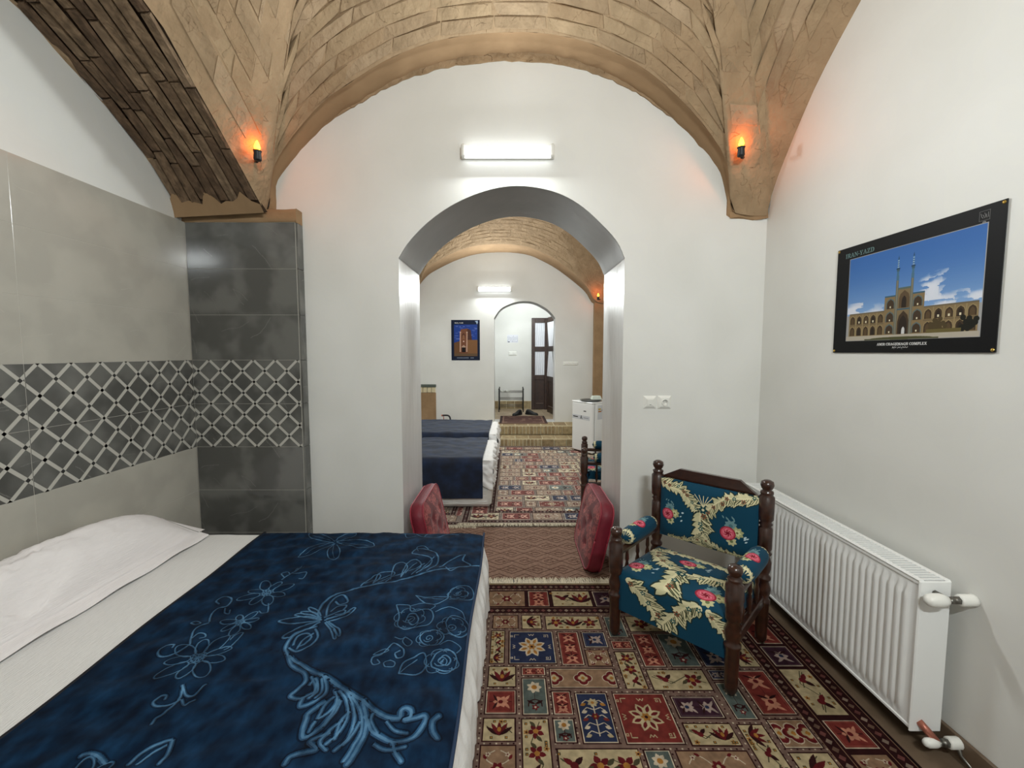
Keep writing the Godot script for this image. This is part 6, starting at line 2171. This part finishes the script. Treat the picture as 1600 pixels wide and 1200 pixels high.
	for x in [-0.256, 0.222]:
		for z in [-8.40, -8.78]:
			part("post", tube([Vector3(x, 0, z), Vector3(x, 0.44, z)], 0.009, 8), M.black, rk)
			part("finial", lathe([Vector2(0, 0.44), Vector2(0.012, 0.445), Vector2(0.013, 0.455), Vector2(0.006, 0.47), Vector2(0, 0.475)], 8), M.black, rk, Vector3(x, 0, z))
	for y in [0.11, 0.25, 0.39]:
		for z in [-8.40, -8.53, -8.66, -8.78]:
			part("bar", tube([Vector3(-0.256, y, z), Vector3(0.222, y, z)], 0.004, 6), M.metal, rk)
	for x in [-0.185, -0.085]:
		var sl := lone("slipper", slipper_shape(), M.white_plastic, "white slipper on the top bars of the shoe rack", "slipper", Vector3(x, 0.677, -8.55), Vector3.ZERO, "white slippers on the rack")

func slipper_shape() -> ArrayMesh:
	var st := begin()
	grid(10, 14, func(u: float, v: float):
		var a := u * 2 - 1
		var f := v
		var w := 0.042 * pow(sin(PI * clampf(f * 0.94 + 0.03, 0, 1)), 0.4)
		return Vector3(a * w, 0.012, 0.11 - f * 0.24), null, st)
	grid(10, 8, func(u: float, v: float):
		var a := PI * u
		var w := 0.044
		return Vector3(-cos(a) * w, 0.006 + sin(a) * (0.05 - 0.012 * v), 0.10 - v * 0.11), null, st)
	grid(20, 1, func(u: float, v: float):
		var a := TAU * u
		return Vector3(cos(a) * 0.042, 0.012 * v, -0.01 + sin(a) * 0.12), null, st)
	return done(st)

func shoe(label: String, at: Vector3, turn: float) -> void:
	var t := thing("shoe", label, "shoe", at, turn, "pair of black shoes by the mat")
	var width := func(f: float) -> float: return 0.030 + 0.016 * sin(PI * clampf(f, 0, 1)) + 0.008 * smoothstep(0.4, 0.75, f) * (1.0 - smoothstep(0.85, 1.0, f))
	var height := func(f: float) -> float: return lerpf(0.085, 0.035, smoothstep(0.25, 0.75, f)) * (1.0 if f > 0.06 else 0.9)
	part("upper", grid(12, 20, func(u: float, v: float):
		var a := PI * u
		var f := v
		var ends := pow(maxf(0.0, 1 - pow(absf(f * 2 - 1), 6)), 0.5)
		return Vector3(-cos(a) * width.call(f) * ends, 0.014 + sin(a) * height.call(f) * ends, -0.14 + f * 0.28)), M.black, t)
	var st := begin()
	grid(24, 2, func(u: float, v: float):
		var a := TAU * u
		var f := (sin(a) + 1) / 2
		return Vector3(cos(a) * width.call(f) * 1.06, lerpf(0.0, 0.018, v), -0.147 * cos(a + PI / 2 + PI) * 1.0), null, st)
	part("sole", done(st), M.dark_gap, t)

func door_leaf(called: String, label: String, at: Vector3, turn: float, w: float, h: float) -> void:
	var t := Node3D.new()
	t.name = called
	add_child(t)
	t.position = at
	t.rotation.y = turn
	tag(t, label, "door", "entry door leaves", "structure")
	var th := 0.04
	for x in [0.035, w - 0.035]:
		part("stile", box(Vector3(0.07, h, th), 0.004), M.door_wood, t, Vector3(x, h / 2, 0))
	for y in [0.06, 0.66, 1.24, h - 0.05]:
		part("rail", box(Vector3(w - 0.14, 0.10, th), 0.004), M.door_wood, t, Vector3(w / 2, y, 0))
	part("panel", box(Vector3(w - 0.14, 0.52, 0.018), 0.004), M.door_wood, t, Vector3(w / 2, 0.36, 0))
	part("panel_mould", box(Vector3(w - 0.18, 0.012, 0.03), 0.003), M.door_trim, t, Vector3(w / 2, 0.125, 0.012))
	for yy in [[0.71, 1.19], [1.29, h - 0.10]]:
		part("pane", box(Vector3(w - 0.14, yy[1] - yy[0], 0.004)), M.glass, t, Vector3(w / 2, (yy[0] + yy[1]) / 2, -0.008))
		var y0: float = yy[0]
		var y1: float = yy[1]
		var tied := called == "door_2"
		part("curtain", grid(40, 16, func(u: float, v: float):
			var y := lerpf(y1, y0, v)
			var pinch := 1.0
			if tied:
				pinch = 0.45 + 0.55 * clampf(absf(y - 1.24) / 0.5, 0, 1)
			var x := w / 2 + (u - 0.5) * (w - (0.12 if not tied else 0.06)) * pinch
			return Vector3(x, y, (0.024 if tied else 0.004) + 0.008 * sin(u * 34.0 + v * 2.0) + 0.004 * sin(u * 71.0))), M.curtain, t)

# ----------------------------------------------------------------
func _ready() -> void:
	# camera
	var cam := Camera3D.new()
	cam.name = "camera"
	cam.fov = rad_to_deg(2.0 * atan(600.0 / 671.0))
	cam.near = 0.02
	cam.far = 60.0
	add_child(cam)
	cam.transform = Transform3D(cam_basis, cam_at)
	cam.current = true
	# surroundings: a closed room, so only a faint even sky
	var env := Environment.new()
	env.background_mode = Environment.BG_COLOR
	env.background_color = Color(0.02, 0.02, 0.025)
	env.tonemap_mode = Environment.TONE_MAPPER_LINEAR
	env.tonemap_exposure = 2.02
	env.sdfgi_enabled = true
	env.ssao_enabled = true
	env.ssil_enabled = true
	var we := WorldEnvironment.new()
	we.name = "surroundings"
	we.environment = env
	add_child(we)
	# lamps
	make_materials()
	M.glow_tube = mat(Color.WHITE, 0.4)
	M.glow_tube.emission_enabled = true
	M.glow_tube.emission = Color(0.96, 0.985, 1.0)
	M.glow_tube.emission_energy_multiplier = 4.0
	M.glow_flame = mat(rgb(255, 190, 90), 0.4)
	M.glow_flame.emission_enabled = true
	M.glow_flame.emission = Color(1.0, 0.55, 0.12)
	M.glow_flame.emission_energy_multiplier = 6.0
	M.bed_base = mat(rgb(120, 96, 74), 0.7)
	M.hem = mat(rgb(8, 10, 22), 0.8)
	M.blanket_plain = mat(rgb(16, 42, 72), 0.85)
	M.far_blanket = tri_tex(mat(rgb(22, 42, 74), 0.85), noise_tex(0.010, Color(0.35, 0.38, 0.42), Color(1, 1, 1), 512, 5, 19), 1.2)
	M.far_blanket.rim_enabled = true
	M.far_blanket.rim = 0.4
	M.quilt = bumpy(tri_tex(mat(rgb(222, 220, 214), 0.85), noise_tex(0.02, Color(0.95, 0.95, 0.95), Color(1, 1, 1), 256, 3, 62), 2.0), M.bump, 0.3)
	M.pillow = bumpy(tri_tex(mat(rgb(243, 239, 239), 0.9), noise_tex(0.02, Color(0.97, 0.97, 0.97), Color(1, 1, 1), 256, 3, 63), 2.0), M.bump, 0.25)
	M.pillow.uv1_scale = Vector3(10, 10, 1.2)
	M.red_piping = mat(rgb(150, 44, 60), 0.5)
	M.dark_fin = mat(rgb(170, 170, 168), 0.6)
	M.letter_teal = mat(rgb(84, 116, 116), 0.5)
	M.letter_white = mat(rgb(225, 225, 225), 0.5)
	M.pale_brick = mat(rgb(212, 198, 164), 0.9)
	M.dark_ledge = mat(rgb(84, 92, 84), 0.7)
	M.label_grey = mat(rgb(205, 208, 212), 0.4)
	M.label_dim = mat(rgb(140, 144, 150), 0.5)
	M.label_yellow = mat(rgb(190, 160, 60), 0.5)
	M.label_orange = mat(rgb(170, 110, 50), 0.5)
	M.steel = mat(rgb(120, 124, 124), 0.3, 0.8)
	M.cloth = mat(rgb(206, 214, 204), 0.9)
	M.door_trim = mat(rgb(110, 92, 80), 0.5)
	M.glass = mat(Color(0.9, 0.95, 1.0, 0.12), 0.05)
	M.glass.transparency = BaseMaterial3D.TRANSPARENCY_ALPHA
	tube_lamp(Vector3(-0.026, 2.681, -2.76), 0.0, "lit white tube lamp on the wall just above the arched passage", 1.15)
	tube_lamp(Vector3(0.5, 2.77, 0.86), PI, "lit white tube lamp on the wall opposite the arch", 2.45)
	tube_lamp(Vector3(-0.29, 2.496, -7.2), 0.0, "lit white tube lamp on the far room wall above the small arch", 1.9)
	tube_lamp(Vector3(0.0, 2.75, -3.36), PI, "lit white tube lamp on the far room side of the passage wall", 1.9)
	tube_lamp(Vector3(0.25, 2.52, -7.5), PI, "unseen white tube lamp added inside the entry above its arch to brighten it", 0.6)  # added out of view so the entry is lit, its real source is unknown
	build_rooms()
	flame_lamp(Vector3(-1.367, 2.53, -2.39), Vector3(0.6, 0, 0.8), "small lit candle lamp at the vault corner over the dark pier")
	flame_lamp(Vector3(1.298, 2.61, -2.523), Vector3(-0.6, 0, 0.8), "small lit candle lamp at the vault corner over the armchair")
	flame_lamp(Vector3(1.36, 2.33, -6.86), Vector3(-0.6, 0, 0.8), "small lit candle lamp at the far room vault corner over the fridge")
	build_near_bed()
	build_rugs()
	build_chairs()
	build_radiator()
	build_cushions()
	big_poster()
	small_poster()
	build_switches()
	build_far_room()
